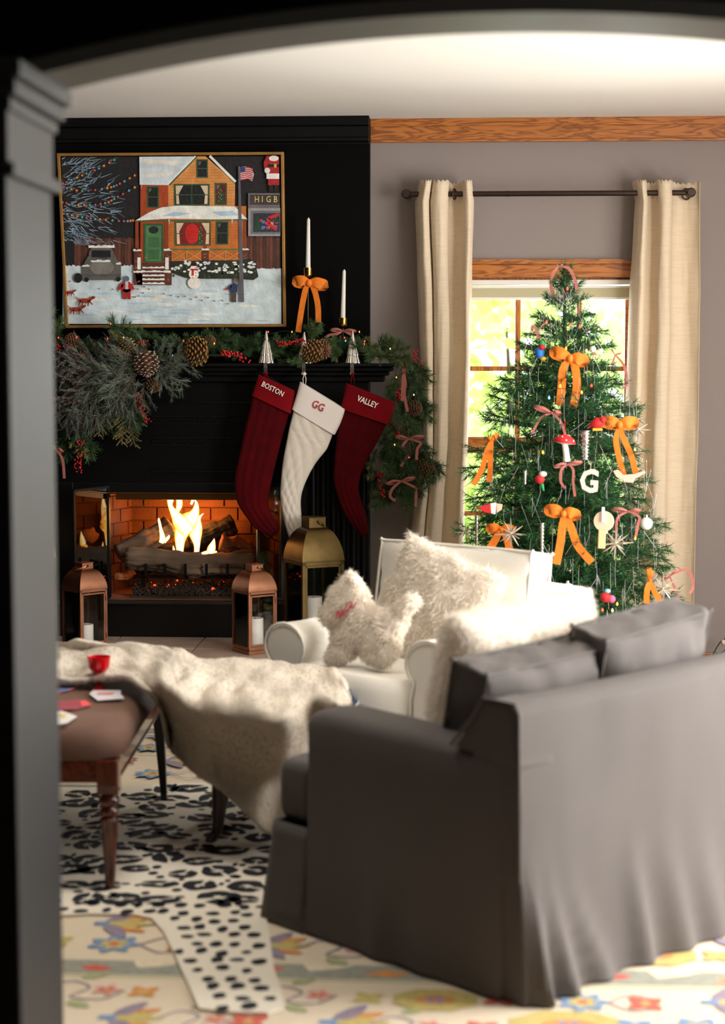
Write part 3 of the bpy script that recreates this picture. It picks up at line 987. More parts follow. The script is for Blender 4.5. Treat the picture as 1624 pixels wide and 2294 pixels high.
def U(u, v, l=0):
    return P(100 + u / 2.137, 250 + v / 2.136, YPT + .0115 - l * .00003)
def paint(col, polys, dens=False):
    _lay[0] += 1
    key = tuple(col)
    m = _pc.setdefault(key, mat('paint_%d_%d_%d' % key, col, 0.55, var=(22, .16), bump=(70, .25)))
    mb = _pm.setdefault(key, MB())
    for p in polys:
        mb.poly([U(u, v, _lay[0]) for u, v in p])
_pm = {}
def rect(u0, v0, u1, v1): return [(u0, v0), (u0, v1), (u1, v1), (u1, v0)]
def disc(u, v, r, n=10, ry=None): return [(u + r * math.cos(-2 * PI * k / n), v + (ry or r) * math.sin(-2 * PI * k / n)) for k in range(n)]
def stroke(a, b, w0, w1=0.6):
    dx, dy = b[0] - a[0], b[1] - a[1]; L = math.hypot(dx, dy) or 1; nx, ny = -dy / L, dx / L
    return [(a[0] + nx * w0, a[1] + ny * w0), (b[0] + nx * w1, b[1] + ny * w1), (b[0] - nx * w1, b[1] - ny * w1), (a[0] - nx * w0, a[1] - ny * w0)]
def rag(u0, u1, v, amp, base, rr, step=8):
    """ragged snow edge polygon, from u0 to u1 at v, closing at base"""
    top = []; u = u0
    while u < u1: top.append((u, v + rr.uniform(-amp, amp))); u += step
    top.append((u1, v)); return top[::1] + [(u1, base), (u0, base)]
rp = random.Random(12)
SNOW = (206, 220, 224); SNW = (232, 232, 224)
# fences
for (a, b, v0) in ((142, 455, 605), (965, 1126, 600)):
    u = a; k = 0
    while u < b:
        paint([(88, 52, 38), (104, 58, 42), (72, 42, 32)][k % 3], [rect(u, v0 + rp.uniform(-3, 3), min(u + 15, b), 752)]); u += 16; k += 1
# snow ground
paint(SNOW, [rect(86, 752, 1133, 1016)])
paint(SNOW, [[(p[0], p[1]) for p in rag(86, 460, 738, 6, 790, rp)], rag(440, 1015, 800, 6, 812, rp), rag(1000, 1133, 752, 5, 790, rp)])
paint(SNW, [[(x0 + dx, y0 + dy) for dx, dy in ((0, 0), (60, 9), (130, 4), (70, -7))] for x0, y0 in [(rp.uniform(100, 980), rp.uniform(850, 1005)) for _ in range(14)]])
paint((178, 204, 216), [[(x0 + dx, y0 + dy) for dx, dy in ((0, 0), (50, 7), (120, 2), (60, -5))] for x0, y0 in [(rp.uniform(95, 1000), rp.uniform(830, 1005)) for _ in range(16)]])
# bare tree strokes
st = []; st2 = []
for k in range(250):
    v = rp.uniform(225, 625); L = rp.uniform(25, 70)
    u = rp.uniform(82, 330) ; 
    if u > 200 and rp.random() < .5: u -= 110
    an = math.atan2(v - 440, 260) + rp.uniform(-.55, .55)
    b = (u + L * math.cos(an), v + L * math.sin(an))
    (st if k % 3 else st2).append(stroke((u, v), (max(80, b[0]), min(640, max(218, b[1]))), rp.uniform(1.4, 2.8)))
paint((150, 172, 186), st); paint((104, 126, 146), st2)
paint((24, 22, 24), [rect(84, 620, 140, 730)])
# strings of coloured lights
cl = [(214, 140, 40), (92, 150, 190), (190, 60, 40), (110, 84, 150), (70, 160, 120), (220, 110, 50)]
def string(pts):
    n = 0
    sp = smooth_path([(a, b, 0) for a, b in pts], 4)
    for i, q_ in enumerate(sp[:-1]):
        nx = sp[i + 1]
        paint((90, 50, 40), [stroke((q_.x, q_.y), (nx.x, nx.y), .7, .7)])
        c = cl[(i * 5 + int(pts[0][1])) % 6]
        paint(tuple(int(x * .45) for x in c), [disc(q_.x, q_.y, 8.5)]); paint(c, [disc(q_.x, q_.y, 5)]); paint((240, 226, 190), [disc(q_.x, q_.y, 1.8, 6)])
string([(88, 345), (180, 305), (260, 272), (350, 222)])
string([(92, 362), (180, 380), (300, 366), (360, 345), (448, 296)])
string([(86, 435), (190, 448), (290, 438), (350, 408), (450, 352)])
string([(92, 488), (180, 505), (265, 516), (380, 524), (430, 520)])
# house: left wing, main block, roofs
paint((166, 66, 26), [rect(458, 345, 600, 725)]); paint((196, 110, 44), [rect(590, 452, 965, 725)])
paint((212, 142, 76), [[(592, 350), (592, 452), (910, 452), (912, 340), (770, 214), (722, 214)]])
for v in range(235, 450, 14):
    hw = max(8, (v - 214) * 1.12); a_ = max(600, 757 - hw); b_ = min(908, 757 + hw)
    paint((196, 120, 54), [rect(a_, v, b_, v + 3)])
for v in range(540, 720, 13): paint((182, 92, 34), [rect(792, v, 820, v + 3), rect(880, v, 915, v + 3), rect(580, v, 620, v + 3)])
paint((208, 218, 224), [[(453, 216), (455, 350), (596, 352), (722, 214)]])
paint((230, 226, 216), [[(470, 226), (470, 245), (640, 260), (660, 240)], [(465, 300), (468, 316), (600, 310), (620, 290)]])
paint((60, 92, 56), [stroke((596, 352), (728, 216), 3.5, 3.5), stroke((792, 216), (912, 344), 3.5, 3.5)])
paint(SNW, [stroke((590, 347), (722, 213), 4, 4), stroke((790, 212), (914, 336), 6, 6)])
def window(u0, v0, u1, v1, glass=(22, 24, 24), mull=True, cur=False):
    paint((56, 88, 54), [rect(u0, v0, u1, v1)]); paint(glass, [rect(u0 + 6, v0 + 6, u1 - 6, v1 - 6)])
    paint((96, 102, 100), [[(u0 + 10, v0 + 10), (u0 + 10, v0 + 30), (u0 + 20, v0 + 24), (u0 + 24, v0 + 10)]])
    if cur:
        paint((216, 196, 164), [[(u0 + 8, v0 + 8), (u0 + 12, v1 - 8), (u0 + 26, v1 - 8), (u0 + 22, v0 + 50), (u0 + 44, v0 + 8)],
                                [(u1 - 44, v0 + 8), (u1 - 22, v0 + 50), (u1 - 26, v1 - 8), (u1 - 10, v1 - 8), (u1 - 8, v0 + 8)]])
    if mull: paint((56, 88, 54), [rect((u0 + u1) / 2 - 2, v0 + 4, (u0 + u1) / 2 + 2, v1 - 4), rect(u0 + 4, (v0 + v1) / 2 - 2, u1 - 4, (v0 + v1) / 2 + 2)] if u1 - u0 > 80 else [rect(u0 + 4, (v0 + v1) / 2 - 2, u1 - 4, (v0 + v1) / 2 + 2)])
window(726, 228, 782, 317); window(489, 357, 547, 461); window(619, 346, 790, 450, cur=True); window(814, 341, 873, 448, (92, 24, 24))
paint((34, 70, 40), [[(843, 350), (826, 438), (862, 438)]])
paint((200, 190, 120), [disc(840 + 8 * math.sin(k * 2.1), 372 + k * 7, 2, 6) for k in range(9)])
# porch
paint(SNW, [[(433, 522), (500, 482), (560, 458), (640, 450), (910, 454), (970, 514), (800, 516), (600, 512)]])
paint((176, 198, 214), [[(560, 500), (620, 480), (700, 486), (640, 500)], [(800, 480), (900, 474), (930, 496), (840, 500)]])
paint((60, 92, 56), [stroke((433, 524), (970, 518), 3, 3)])
paint((140, 58, 24), [rect(434, 524, 450, 655), rect(950, 520, 964, 655), rect(762, 524, 776, 655), rect(574, 524, 592, 655)])
paint((176, 196, 214), [[(592, 516), (596, 545), (600, 516)], [(894, 516), (896, 545), (902, 516)], [(462, 352), (463, 375), (466, 352)]])
paint((50, 84, 52), [rect(474, 536, 568, 722)]); paint((76, 122, 74), [rect(484, 546, 558, 716)])
paint((26, 34, 30), [disc(521, 566, 24, 12, 18)]); paint((62, 104, 62), [rect(494, 600, 548, 650), rect(494, 660, 548, 708)])
window(622, 525, 796, 642, (120, 26, 22), cur=True)
paint((196, 30, 24), [disc(706, 584, 34, 14, 48)])
paint((34, 70, 40), [[(748, 536), (728, 634), (762, 634)]])
paint((226, 200, 120), [disc(746 + 7 * math.sin(k * 2), 556 + k * 9, 2, 6) for k in range(9)])
window(820, 525, 880, 637)
paint((92, 48, 34), [rect(427, 660, 462, 830), rect(574, 656, 608, 830), rect(752, 660, 786, 716), rect(945, 660, 976, 716), rect(462, 726, 574, 830), rect(427, 764, 468, 828)])
for k in range(46):
    a_ = rp.choice([(430, 460), (576, 604), (754, 782), (947, 972), (430, 466), (465, 570)]); 
    x = rp.uniform(a_[0], a_[1] - 10); y = rp.uniform(668, 712) if a_[0] in (754, 947) else rp.uniform(668, 822)
    paint(rp.choice([(136, 74, 50), (164, 96, 66), (110, 56, 40)]), [rect(x, y, x + 9, y + 5)])
for k in range(5): paint(SNW, [rag(468, 574, 742 + k * 19, 2.5, 750 + k * 19, rp)])
paint(SNW, [rag(424, 464, 660, 3, 668, rp), rag(570, 610, 656, 3, 666, rp), rag(750, 788, 656, 3, 664, rp), rag(944, 978, 655, 3, 663, rp), rect(444, 698, 460, 755), rect(577, 698, 594, 755), rag(425, 470, 762, 3, 771, rp), rag(572, 614, 762, 3, 771, rp)])
paint((70, 118, 66), [stroke((600, 660), (752, 660), 3, 3), stroke((788, 660), (945, 660), 3, 3)])
paint((216, 164, 96), [stroke((608, 668), (680, 712), 1.6, 1.6), stroke((680, 668), (608, 712), 1.6, 1.6), stroke((680, 668), (750, 712), 1.6, 1.6), stroke((750, 668), (680, 712), 1.6, 1.6),
                       stroke((790, 668), (866, 712), 1.6, 1.6), stroke((866, 668), (790, 712), 1.6, 1.6), stroke((866, 668), (940, 712), 1.6, 1.6), stroke((940, 668), (866, 712), 1.6, 1.6), stroke((680, 664), (680, 714), 1.6, 1.6), stroke((866, 664), (866, 714), 1.6, 1.6)])
# hedge with snow
paint((34, 40, 26), [[(600, 716), (604, 770), (680, 796), (760, 800), (920, 800), (1000, 806), (1024, 790), (1010, 735), (985, 702), (940, 712), (800, 712)]])
paint((62, 64, 38), [disc(rp.uniform(610, 1010), rp.uniform(728, 795), rp.uniform(4, 8), 6) for _ in range(70)])
paint((226, 230, 230), [disc(rp.uniform(608, 1008), rp.uniform(714, 772), rp.uniform(6, 12), 7, rp.uniform(4, 7)) for _ in range(60)])
# plain grey car
paint((96, 92, 88), [disc(272, 690, 62, 18, 56), [(182, 740), (182, 806), (366, 806), (366, 735), (330, 680), (215, 680)]])
paint((124, 120, 114), [disc(275, 745, 58, 16, 36)]); paint((84, 80, 76), [rect(190, 778, 362, 790)])
paint((22, 22, 24), [rect(224, 664, 316, 697), disc(200, 804, 12), disc(352, 802, 12), disc(160, 796, 20, 12, 24)])
paint(SNW, [rag(210, 335, 640, 4, 652, rp), rag(222, 315, 710, 4, 720, rp), rag(180, 215, 732, 3, 742, rp), rag(342, 366, 722, 3, 732, rp)])
# snowman
paint((240, 232, 222), [disc(716, 820, 32, 14, 28), disc(714, 778, 24, 12, 24), disc(714, 745, 15, 10)])
paint((26, 24, 26), [rect(700, 722, 728, 736), rect(694, 734, 734, 739), disc(723, 772, 2.4, 6), disc(724, 786, 2.4, 6)])
paint((190, 34, 34), [rect(698, 752, 730, 760), [(704, 758), (702, 785), (714, 785), (714, 758)]]); paint((226, 120, 40), [[(722, 743), (744, 747), (722, 749)]])
# two children
paint((176, 34, 34), [disc(392, 838, 26, 12, 28), [(374, 850), (376, 898), (390, 898), (393, 866), (398, 898), (412, 898), (412, 850)], stroke((372, 826), (356, 856), 8, 6), stroke((412, 826), (426, 852), 8, 6)])
paint((92, 104, 124), [disc(392, 800, 14)]); paint((200, 196, 190), [rect(386, 812, 400, 850), disc(424, 858, 5), disc(360, 858, 5)])
paint((40, 52, 92), [[(890, 830), (888, 864), (922, 866), (924, 828), (908, 820)], stroke((894, 834), (874, 850), 6, 5)]); paint((74, 56, 46), [rect(893, 864, 905, 912), rect(906, 864, 917, 912)])
paint((150, 110, 84), [disc(914, 812, 11)]); paint((90, 84, 84), [disc(914, 804, 11, 10, 8)]); paint((190, 34, 34), [disc(870, 850, 6)])
# reddish dogs
def dog(u, v, s):
    paint((150, 52, 24), [disc(u, v, 30 * s, 10, 12 * s), stroke((u + 24 * s, v - 4 * s), (u + 42 * s, v - 16 * s), 8 * s, 6 * s), disc(u + 45 * s, v - 17 * s, 9 * s, 8, 7 * s), stroke((u - 22 * s, v), (u - 34 * s, v + 26 * s), 5 * s, 2.5 * s),
                          stroke((u - 14 * s, v), (u - 12 * s, v + 28 * s), 5 * s, 2.5 * s), stroke((u + 18 * s, v), (u + 16 * s, v + 28 * s), 4 * s, 2.5 * s), stroke((u + 22 * s, v), (u + 40 * s, v + 20 * s), 4 * s, 2.5 * s), stroke((u - 26 * s, v - 4 * s), (u - 46 * s, v - 20 * s), 2.5 * s, 2 * s)])
dog(118, 866, .62); dog(192, 905, .95); dog(150, 946, .9)
# footprints
paint((126, 110, 116), [disc(x, y, 6, 6, 3.4) for x, y in [(446, 850), (478, 838), (500, 850), (470, 868), (450, 882), (432, 888), (570, 872), (605, 880), (640, 886), (672, 884), (700, 898), (726, 888), (752, 904), (782, 890), (812, 906), (850, 904), (876, 920), (260, 848), (325, 850), (120, 812)]])
# flagpole and flag
paint((92, 90, 96), [stroke((931, 262), (944, 912), 4.5, 11)])
paint((206, 196, 196), [[(936, 266), (938, 330), (972, 322), (994, 334), (1002, 300), (992, 276), (962, 262)]])
paint((180, 40, 48), [[(938, 330 - k * 9), (972, 323 - k * 9), (996, 331 - k * 9), (998, 326 - k * 9), (972, 318 - k * 9), (938, 325 - k * 9)] for k in range(7)])
paint((48, 60, 110), [[(936, 266), (937, 292), (960, 288), (960, 264)]])
# sign with lit letters, and a red-suited figure on top, cut by the frame
paint((104, 96, 98), [rect(974, 390, 1126, 466)]); paint((56, 50, 52), [rect(982, 398, 1126, 446)]); paint((150, 146, 146), [rect(974, 462, 1128, 596)]); paint((110, 106, 108), [rect(986, 474, 1127, 586)])
paint((40, 44, 60), [rect(998, 486, 1126, 576)])
for k in range(26): paint(rp.choice([(190, 60, 120), (70, 110, 180), (214, 150, 40), (110, 60, 150), (70, 130, 150), (200, 50, 60)]), [rect(*(lambda x, y: (x, y, x + 14, y + 12))(rp.uniform(1030, 1108), rp.uniform(510, 560)))])
paint((28, 66, 40), [[(1018, 490), (1000, 574), (1040, 574)], [(1106, 490), (1094, 530), (1124, 530)]]); paint((200, 30, 36), [stroke((1122, 492), (1072, 510), 7, 8), stroke((1072, 510), (1072, 536), 8, 7), stroke((1072, 536), (1110, 566), 7, 6)])
paint((166, 28, 32), [[(1062, 212), (1048, 245), (1052, 280), (1066, 300), (1122, 296), (1122, 214)], rect(1070, 322, 1123, 352)]); paint((226, 220, 216), [disc(1097, 224, 24, 10, 14), rect(1062, 296, 1123, 322), disc(1066, 282, 14)])
paint((22, 20, 22), [rect(1066, 252, 1122, 266), rect(1074, 352, 1094, 384), rect(1098, 352, 1118, 384)]); paint((210, 164, 60), [rect(1098, 250, 1110, 268)])
SIG = mat('paint_letters', (226, 200, 110), 0.6)
for i, ch in enumerate('HIGB'):
    vs, fs = text_mb(ch, .040, .0001)
    p = U([1016, 1042, 1072, 1105][i], 421, _lay[0] + 4)
    Mx = Matrix.Translation(p) @ Matrix(((1, 0, 0), (0, 0, -1), (0, 1, 0))).to_4x4()
    mm = MB().add([Mx @ Vector((v.x * .82, v.y, v.z)) for v in vs], fs)
    mm.build('painted_letter', SIG, canvas)
# signature
mm = MB()
for k in range(9):
    a_ = U(1012 + k * 6, 1004 + (k % 2) * -6, _lay[0] + 3); b_ = U(1016 + k * 6, 1003 + ((k + 1) % 2) * -6, _lay[0] + 3)
    mm.tube([a_, b_], .0006, 4)
mm.build('signature', mat('sig_ink', (80, 70, 60), .7), canvas, kind='stuff')
keys = list(_pm)
allm = MB()
for i, k in enumerate(keys):
    allm.v_off = len(allm.v); allm.cur = i; allm.add(_pm[k].v, _pm[k].f)
allm.build('painted_scene', [_pc[k] for k in keys], canvas, kind='stuff')

# ------------------------------------------------------------------ lanterns
def lantern(name, label, mt, w, h, hd, hn, px, Y, rz, hside, group, handle_drop=.5):
    p = P(px, 1400, Y)
    t = thing(name, label, 'lantern', (p.x, Y, HTOP), rz, group=group)
    k = dict(world=False)
    H = w / 2
    m = MB().box((0, 0, .008), (w, w, .016)).box((0, 0, .024), (w * .95, w * .95, .016)); m.build('base', mt, t, bevel=.002, **k)
    pw = w * .075
    for sx in (-1, 1):
        for sy in (-1, 1):
            MB().box((sx * (H - pw / 2), sy * (H - pw / 2), (h + .03) / 2), (pw, pw, h - .03)).build('corner_post', mt, t, bevel=.001, **k)
    m = MB()
    for s_ in (-1, 1):
        m.box((0, s_ * (H - pw / 2), h - pw / 2), (w - 2 * pw, pw, pw)).box((s_ * (H - pw / 2), 0, h - pw / 2), (pw, w, pw))
    m.box((0, 0, h + .003), (w * 1.02, w * 1.02, .006))
    m.build('top_frame', mt, t, bevel=.001, **k)
    # hinged door on the front-left side
    d = MB(); e = H - pw * .3; dh = h - .05; zc = .035 + dh / 2
    iw = w - 2 * pw
    for s_ in (-1, 1):
        d.box((s_ * (iw / 2 - pw * .35), -e, zc), (pw * .7, .004, dh)).box((0, -e, zc + s_ * (dh / 2 - pw * .35)), (iw, .004, pw * .7))
    dr = d.build('door', mt, t, bevel=.0006, **k)
    MB().cyl((iw / 2 + pw * .3, -H - .002, zc + dh * .32), (iw / 2 + pw * .3, -H - .002, zc + dh * .42), .003, n=8).build('hinge', mt, dr, **k)
    MB().cyl((iw / 2 + pw * .3, -H - .002, zc - dh * .42), (iw / 2 + pw * .3, -H - .002, zc - dh * .32), .003, n=8).build('hinge', mt, dr, **k)
    for sx, sy in ((0, -1), (0, 1), (1, 0), (-1, 0)):
        sz = (iw, .002, h - .04) if sx == 0 else (.002, iw, h - .04)
        MB().box((sx * (H - pw * .6), sy * (H - pw * .6), .032 + (h - .04) / 2), sz).build('glass', GLASS, t, **k)
    # domed roof, square in plan
    q2 = math.sqrt(2); prof = []
    nk = w * .2
    for i in range(9):
        a = i / 8
        prof.append(((nk + (H - nk) * math.cos(a * PI / 2) ** .8) * q2, h + .006 + hd * math.sin(a * PI / 2) ** 1.0 * (.55 + .45 * a)))
    prof.append((nk * q2, h + .006 + hd))
    MB().lathe(prof, n=4, sq=True).build('roof', mt, t, smooth=True, angle=35, **k)
    zt = h + .006 + hd
    MB().lathe([(nk * q2, zt), (nk * q2, zt + hn), (nk * q2 * 1.08, zt + hn), (nk * q2 * 1.08, zt + hn + .003)], n=4, sq=True).build('collar', mt, t, bevel=.001, **k)
    # strap handle, tipped over to one side
    ha = MB(); pts = []
    L = w * .34
    for i in range(13):
        a = PI * i / 12
        out = math.sin(a) * L * 1.15
        y = math.cos(a) * (nk + .004)
        pts.append(Vector((hside * out * .92 + 0, y, zt + hn * .6 - out * handle_drop)))
    vs = []
    for q_ in pts:
        for dz in (-.5, .5):
            vs.append(q_ + Vector((0, 0, dz * w * .065)))
    n = len(pts)
    fs = [(2 * i, 2 * i + 2, 2 * i + 3, 2 * i + 1) for i in range(n - 1)]
    ha.add(vs, fs); hh = ha.build('handle', mt, t, solid=.0025, smooth=True, **k)
    for s_ in (-1, 1):
        MB().ball((0, s_ * (nk + .007), zt + hn * .6), .0035, 8, 6).build('rivet', mt, hh, smooth=True, **k)
    return t
lantern('lantern', 'copper lantern standing right of the fire on the hearth', COPPER, .146, .276, .082, .026, 570, 7.81, R(38), 1, 'copper lanterns on the hearth', .35)
lantern('lantern', 'copper lantern standing left of the fire on the hearth', COPPER, .146, .276, .082, .026, 190, 7.83, R(47), -1, 'copper lanterns on the hearth', .3)
lantern('lantern', 'tall brass lantern beside the right pilaster, behind the white armchair', BRASS, .205, .40, .14, .045, 703, 7.93, R(30), 1, 'brass lanterns on the hearth', .55)
lantern('lantern', 'tall brass lantern at the far left edge of the hearth', BRASS, .205, .40, .14, .045, 62, 7.93, R(34), 1, 'brass lanterns on the hearth', .55)
def pillar(px, Y, r, h, label):
    p = P(px, 1400, Y)
    t = thing('pillar_candle', label, 'candle', (p.x, Y, HTOP + .032), group='pillar candles in the lanterns')
    MB().lathe([(r * .97, 0), (r, .003), (r, h - .004), (r * .95, h), (r * .7, h - .002), (r * .2, h - .005), (.0005, h - .006)], n=24).build('wax_body', WAX, t, world=False, smooth=True, angle=50)
    MB().cyl((0, 0, h - .008), (.001, 0, h + .004), .0012, n=6).build('wick', BLACKWOOD, t, world=False)
pillar(571, 7.82, .038, .118, 'white pillar candle inside the copper lantern right of the fire')
pillar(190, 7.84, .038, .08, 'short white pillar candle inside the copper lantern left of the fire')
pillar(702, 7.93, .04, .2, 'white pillar candle inside the tall brass lantern by the pilaster')

# ------------------------------------------------------------------ stockings and holders
YS1 = 8.055
REDV = mat('burgundy_velvet', (70, 0, 5), 0.9, spec=.12, sheen=0.02, bump=(50, .2), var=(14, .2))
REDC = mat('burgundy_cuff', (112, 0, 10), 0.85, spec=.15, sheen=0.03, bump=(60, .12), var=(12, .15))
WHQ = mat('white_quilted_velvet', (226, 216, 202), 0.8, sheen=0.3, bump=(80, .1))
WHC = mat('white_cuff_velvet', (232, 222, 214), 0.8, sheen=0.3)
def stocking(label, cuff, body, hook, loop_to, mb_, mc_, txt, tc, tpos, tang, tsize, bumpf, mloop, Y, bold):
    t = thing('christmas_stocking', label, 'stocking', P(hook[0], hook[1], Y), group='stockings hung from the mantel')
    puffy(body, Y, .028, 30, 9, bumpf).build('sock_body', mb_, t, smooth=True)
    c = puffy(cuff, Y - .004, .038, 14, 3, lambda s, t: .003 * math.sin(t * 3 + s * 5), .4).build('cuff', mc_, t, smooth=True, angle=60)
    a = P(hook[0], hook[1], Y - .01); m = MB()
    for dx in (-4, 4):
        m.tube([a, P(hook[0] + dx * .9, (hook[1] + loop_to[1]) / 2, Y - .012), P(loop_to[0] + dx * .6, loop_to[1], Y)], .0045, 6, flat=.4)
    m.tube([P(hook[0] - 3.5, hook[1] + 3, Y - .01), P(hook[0], hook[1] - 1, Y - .01), P(hook[0] + 3.5, hook[1] + 3, Y - .01)], .0045, 6)
    m.build('hanging_loop', mloop, t, smooth=True)
    put_text(txt, tsize, wallframe(tpos[0], tpos[1], Y - .0455, tang), 'lettering', tc, t, sx=.8, bold=bold)
THR = mat('white_thread', (240, 232, 220), 0.7); THR2 = mat('red_thread', (170, 26, 44), 0.7)
vert = lambda s, t: .0018 * math.sin(s * 26)
diam = lambda s, t: .0065 * (abs(math.sin((s * 3.2 + t * 9) * PI)) * abs(math.sin((s * 3.2 - t * 9) * PI))) ** .5
stocking('burgundy velvet stocking nearest the fire, lettered in white thread', [(579, 839, 662, 876), (572, 862, 659, 902), (564, 885, 653, 927)],
         [(567, 880, 650, 916), (558, 925, 642, 948), (550, 957, 634, 973), (537, 1014, 622, 1020), (527, 1061, 609, 1074), (526, 1091, 602, 1108), (533, 1128, 602, 1133), (554, 1161, 609, 1153), (574, 1185, 621, 1171), (598, 1199, 625, 1186), (610, 1203, 621, 1197)],
         (596, 834), (597, 856), REDV, REDC, 'BOSTON', THR, (611, 872), R(-27), .034, vert, REDC, YS1, .0002)
stocking('white quilted stocking hanging in the middle, lettered in red thread', [(672, 855, 774, 917), (664, 885, 764, 946), (654, 916, 750, 974)],
         [(660, 912, 748, 966), (650, 950, 738, 992), (644, 980, 730, 1009), (634, 1034, 705, 1041), (629, 1087, 683, 1084), (629, 1118, 674, 1118), (636, 1161, 675, 1155), (644, 1192, 677, 1192), (652, 1212, 674, 1208), (660, 1219, 668, 1217)],
         (682, 836), (682, 862), WHQ, WHC, 'GG', THR2, (713, 910), R(-26), .05, diam, WHC, YS1 - .012, .0003)
stocking('burgundy velvet stocking hanging rightmost, beside the garland', [(775, 858, 886, 902), (770, 886, 880, 926), (763, 915, 871, 951)],
         [(765, 912, 868, 944), (761, 938, 858, 966), (758, 957, 849, 984), (753, 994, 829, 1020), (749, 1041, 812, 1054), (748, 1074, 804, 1081), (755, 1108, 804, 1104), (772, 1151, 814, 1136), (789, 1178, 822, 1165), (807, 1197, 824, 1186), (814, 1204, 820, 1200)],
         (790, 836), (789, 866), REDV, REDC, 'VALLEY', THR, (823, 901), R(-22), .036, vert, REDC, YS1, .0008)
def holder(px, pyt, pyb, label, Y=8.11):
    c = P(px, pyb, Y); h = (pyb - pyt) * Y / FPX; c.z = MTOP
    t = thing('stocking_holder', label, 'stocking holder', c, group='silver tree stocking holders')
    n = 36; prof = []
    R0 = h * .225
    tiers = 4
    for k in range(tiers):
        zb = h * (k * .235); zt_ = h * ((k + 1) * .235) if k < tiers - 1 else h * .97
        rb = R0 * (1 - k * .215) ; rt = R0 * (1 - (k + 1) * .215) * .93 if k < tiers - 1 else R0 * .08
        prof += [(rb, zb + .001), (rb, zb + .003), (rt, zt_)]
    m = MB(); vs = []
    for i, (r, z) in enumerate(prof):
        for k in range(n * 2):
            th = PI * k / n; rr = r * (1 + (.07 if (k // 2) % 2 and z < h * .7 else 0))
            vs.append((rr * math.cos(th), rr * math.sin(th), z))
    W = n * 2
    fs = [(i * W + k, i * W + (k + 1) % W, (i + 1) * W + (k + 1) % W, (i + 1) * W + k) for i in range(len(prof) - 1) for k in range(W)]
    fs.append(tuple(range(W - 1, -1, -1))); fs.append(tuple((len(prof) - 1) * W + k for k in range(W)))
    m.add(vs, fs).build('tree_cone', SILVER, t, world=False)
    m = MB(); wd = .0085
    y0 = 8.078 - Y - .008
    path = [(0, -.002, .002), (0, y0, .001), (0, y0 - .001, -.02), (0, y0, -.045), (0, y0 - .012, -.05), (0, y0 - .016, -.042)]
    for a, b in zip(path, path[1:]):
        a, b = Vector(a), Vector(b); d = (b - a); ln = d.length; mid = (a + b) / 2
        rot = Matrix(((1, 0, 0), (0, d.y / ln, -d.z / ln), (0, d.z / ln, d.y / ln)))
        m.box(mid, (wd * 2, ln + .002, .0025), rot)
    m.build('hook', SILVER, t, world=False)
holder(597, 740, 815, 'silver tree stocking holder above the burgundy stocking nearest the fire')
holder(682, 740, 812, 'silver tree stocking holder half hidden behind a pinecone, above the white stocking')
holder(790, 740, 815, 'silver tree stocking holder above the rightmost burgundy stocking')

# ------------------------------------------------------------------ taper candles on brass sticks
def candlestick(label, lab2, px, cup_t, cup_b, top, wtop, dxtop, Y=8.2):
    u = Y / FPX
    c = P(px, 815, Y); c.z = MTOP
    zc, zb = P(px, cup_t, Y).z, P(px, cup_b, Y).z
    t = thing('candlestick', label, 'candlestick', c, group='brass candlesticks on the mantel')
    s = P(px, cup_t, Y)
    def z_(v): return v - MTOP
    MB().lathe([(.035, 0), (.035, .004), (.012, .008), (.004, .014)], n=24).build('foot', BRASS, t, world=False, smooth=True, angle=40)
    x0 = s.x - c.x
    MB().tube([(0, 0, .01), (x0, 0, z_(zb) + .004)], .0034, 10).build('stem', BRASS, t, world=False, smooth=True, angle=60)
    hh = zc - zb
    MB().lathe([(.003, 0), (.015, hh * .1), (.0205, hh * .35), (.0195, hh * .7), (.021, hh), (.016, hh), (.012, hh * .7)], (x0, 0, z_(zb)), n=20).build('cup', BRIGHTBRASS, t, world=False, smooth=True, angle=60)
    p0 = P(px, cup_t + 6, Y); p1 = P(px + dxtop, top, Y)
    cd = thing('taper_candle', lab2, 'candle', p0, group='ivory taper candles on the mantel')
    MB().tube([p0, p0.lerp(p1, .97), p1], [.0115, wtop, wtop * .6], 14).build('wax_body', WAX, cd, smooth=True, angle=50)
    MB().tube([p1, p1 + Vector((.001, 0, .004))], .0012, 5).build('wick', WAX, cd)
candlestick('tall brass candlestick with the orange bow tied on', 'tall white taper candle above the orange bow', 690, 600, 625, 489, .0075, 1)
candlestick('short brass candlestick with the pink bow tied on', 'white taper candle in the shorter brass candlestick', 768, 712, 736, 605, .0075, 3)
bow('velvet_bow', 'orange velvet bow tied round the tall brass candlestick', 692, 634, 8.175, 30, ORANGE,
    [[(684, 650), (676, 690), (668, 744)], [(704, 650), (712, 685), (713, 722)]], [(-26, -4), (32, 3)], wr=.85, tw=13)
bow('velvet_bow', 'thin dusty pink bow tied round the shorter candlestick', 768, 741, 8.175, 26, PINKR,
    [[(755, 748), (735, 752), (722, 770)], [(780, 746), (792, 752)]], [(-26, -3), (28, 0)], wr=.2, tw=6)
# ------------------------------------------------------------------ greenery
def needle_mat(name, c, c2, emit=None, transl=.3):
    return mat(name, c, 0.6, var=(9, .3), two=c2, transl=transl, spec=.3)
NEED_T = needle_mat('tree_needles', (44, 104, 62), (18, 56, 34))
NEED_T2 = needle_mat('light_tree_needles', (96, 150, 74), (46, 100, 52))
NEED_G = needle_mat('garland_needles', (108, 132, 78), (56, 82, 48), transl=.15)
NEED_D = needle_mat('dark_garland_needles', (70, 106, 60), (32, 58, 36), transl=.15)
NEED_Y = needle_mat('golden_tips', (176, 158, 92), (96, 100, 56), transl=.15)
NEED_F = needle_mat('frosted_needles', (138, 146, 134), (62, 76, 60), transl=.1)
NEED_P = needle_mat('mauve_frosted_twigs', (122, 112, 106), (62, 56, 52), transl=.1)
TWIG = mat('brown_twig', (74, 52, 36), 0.85)

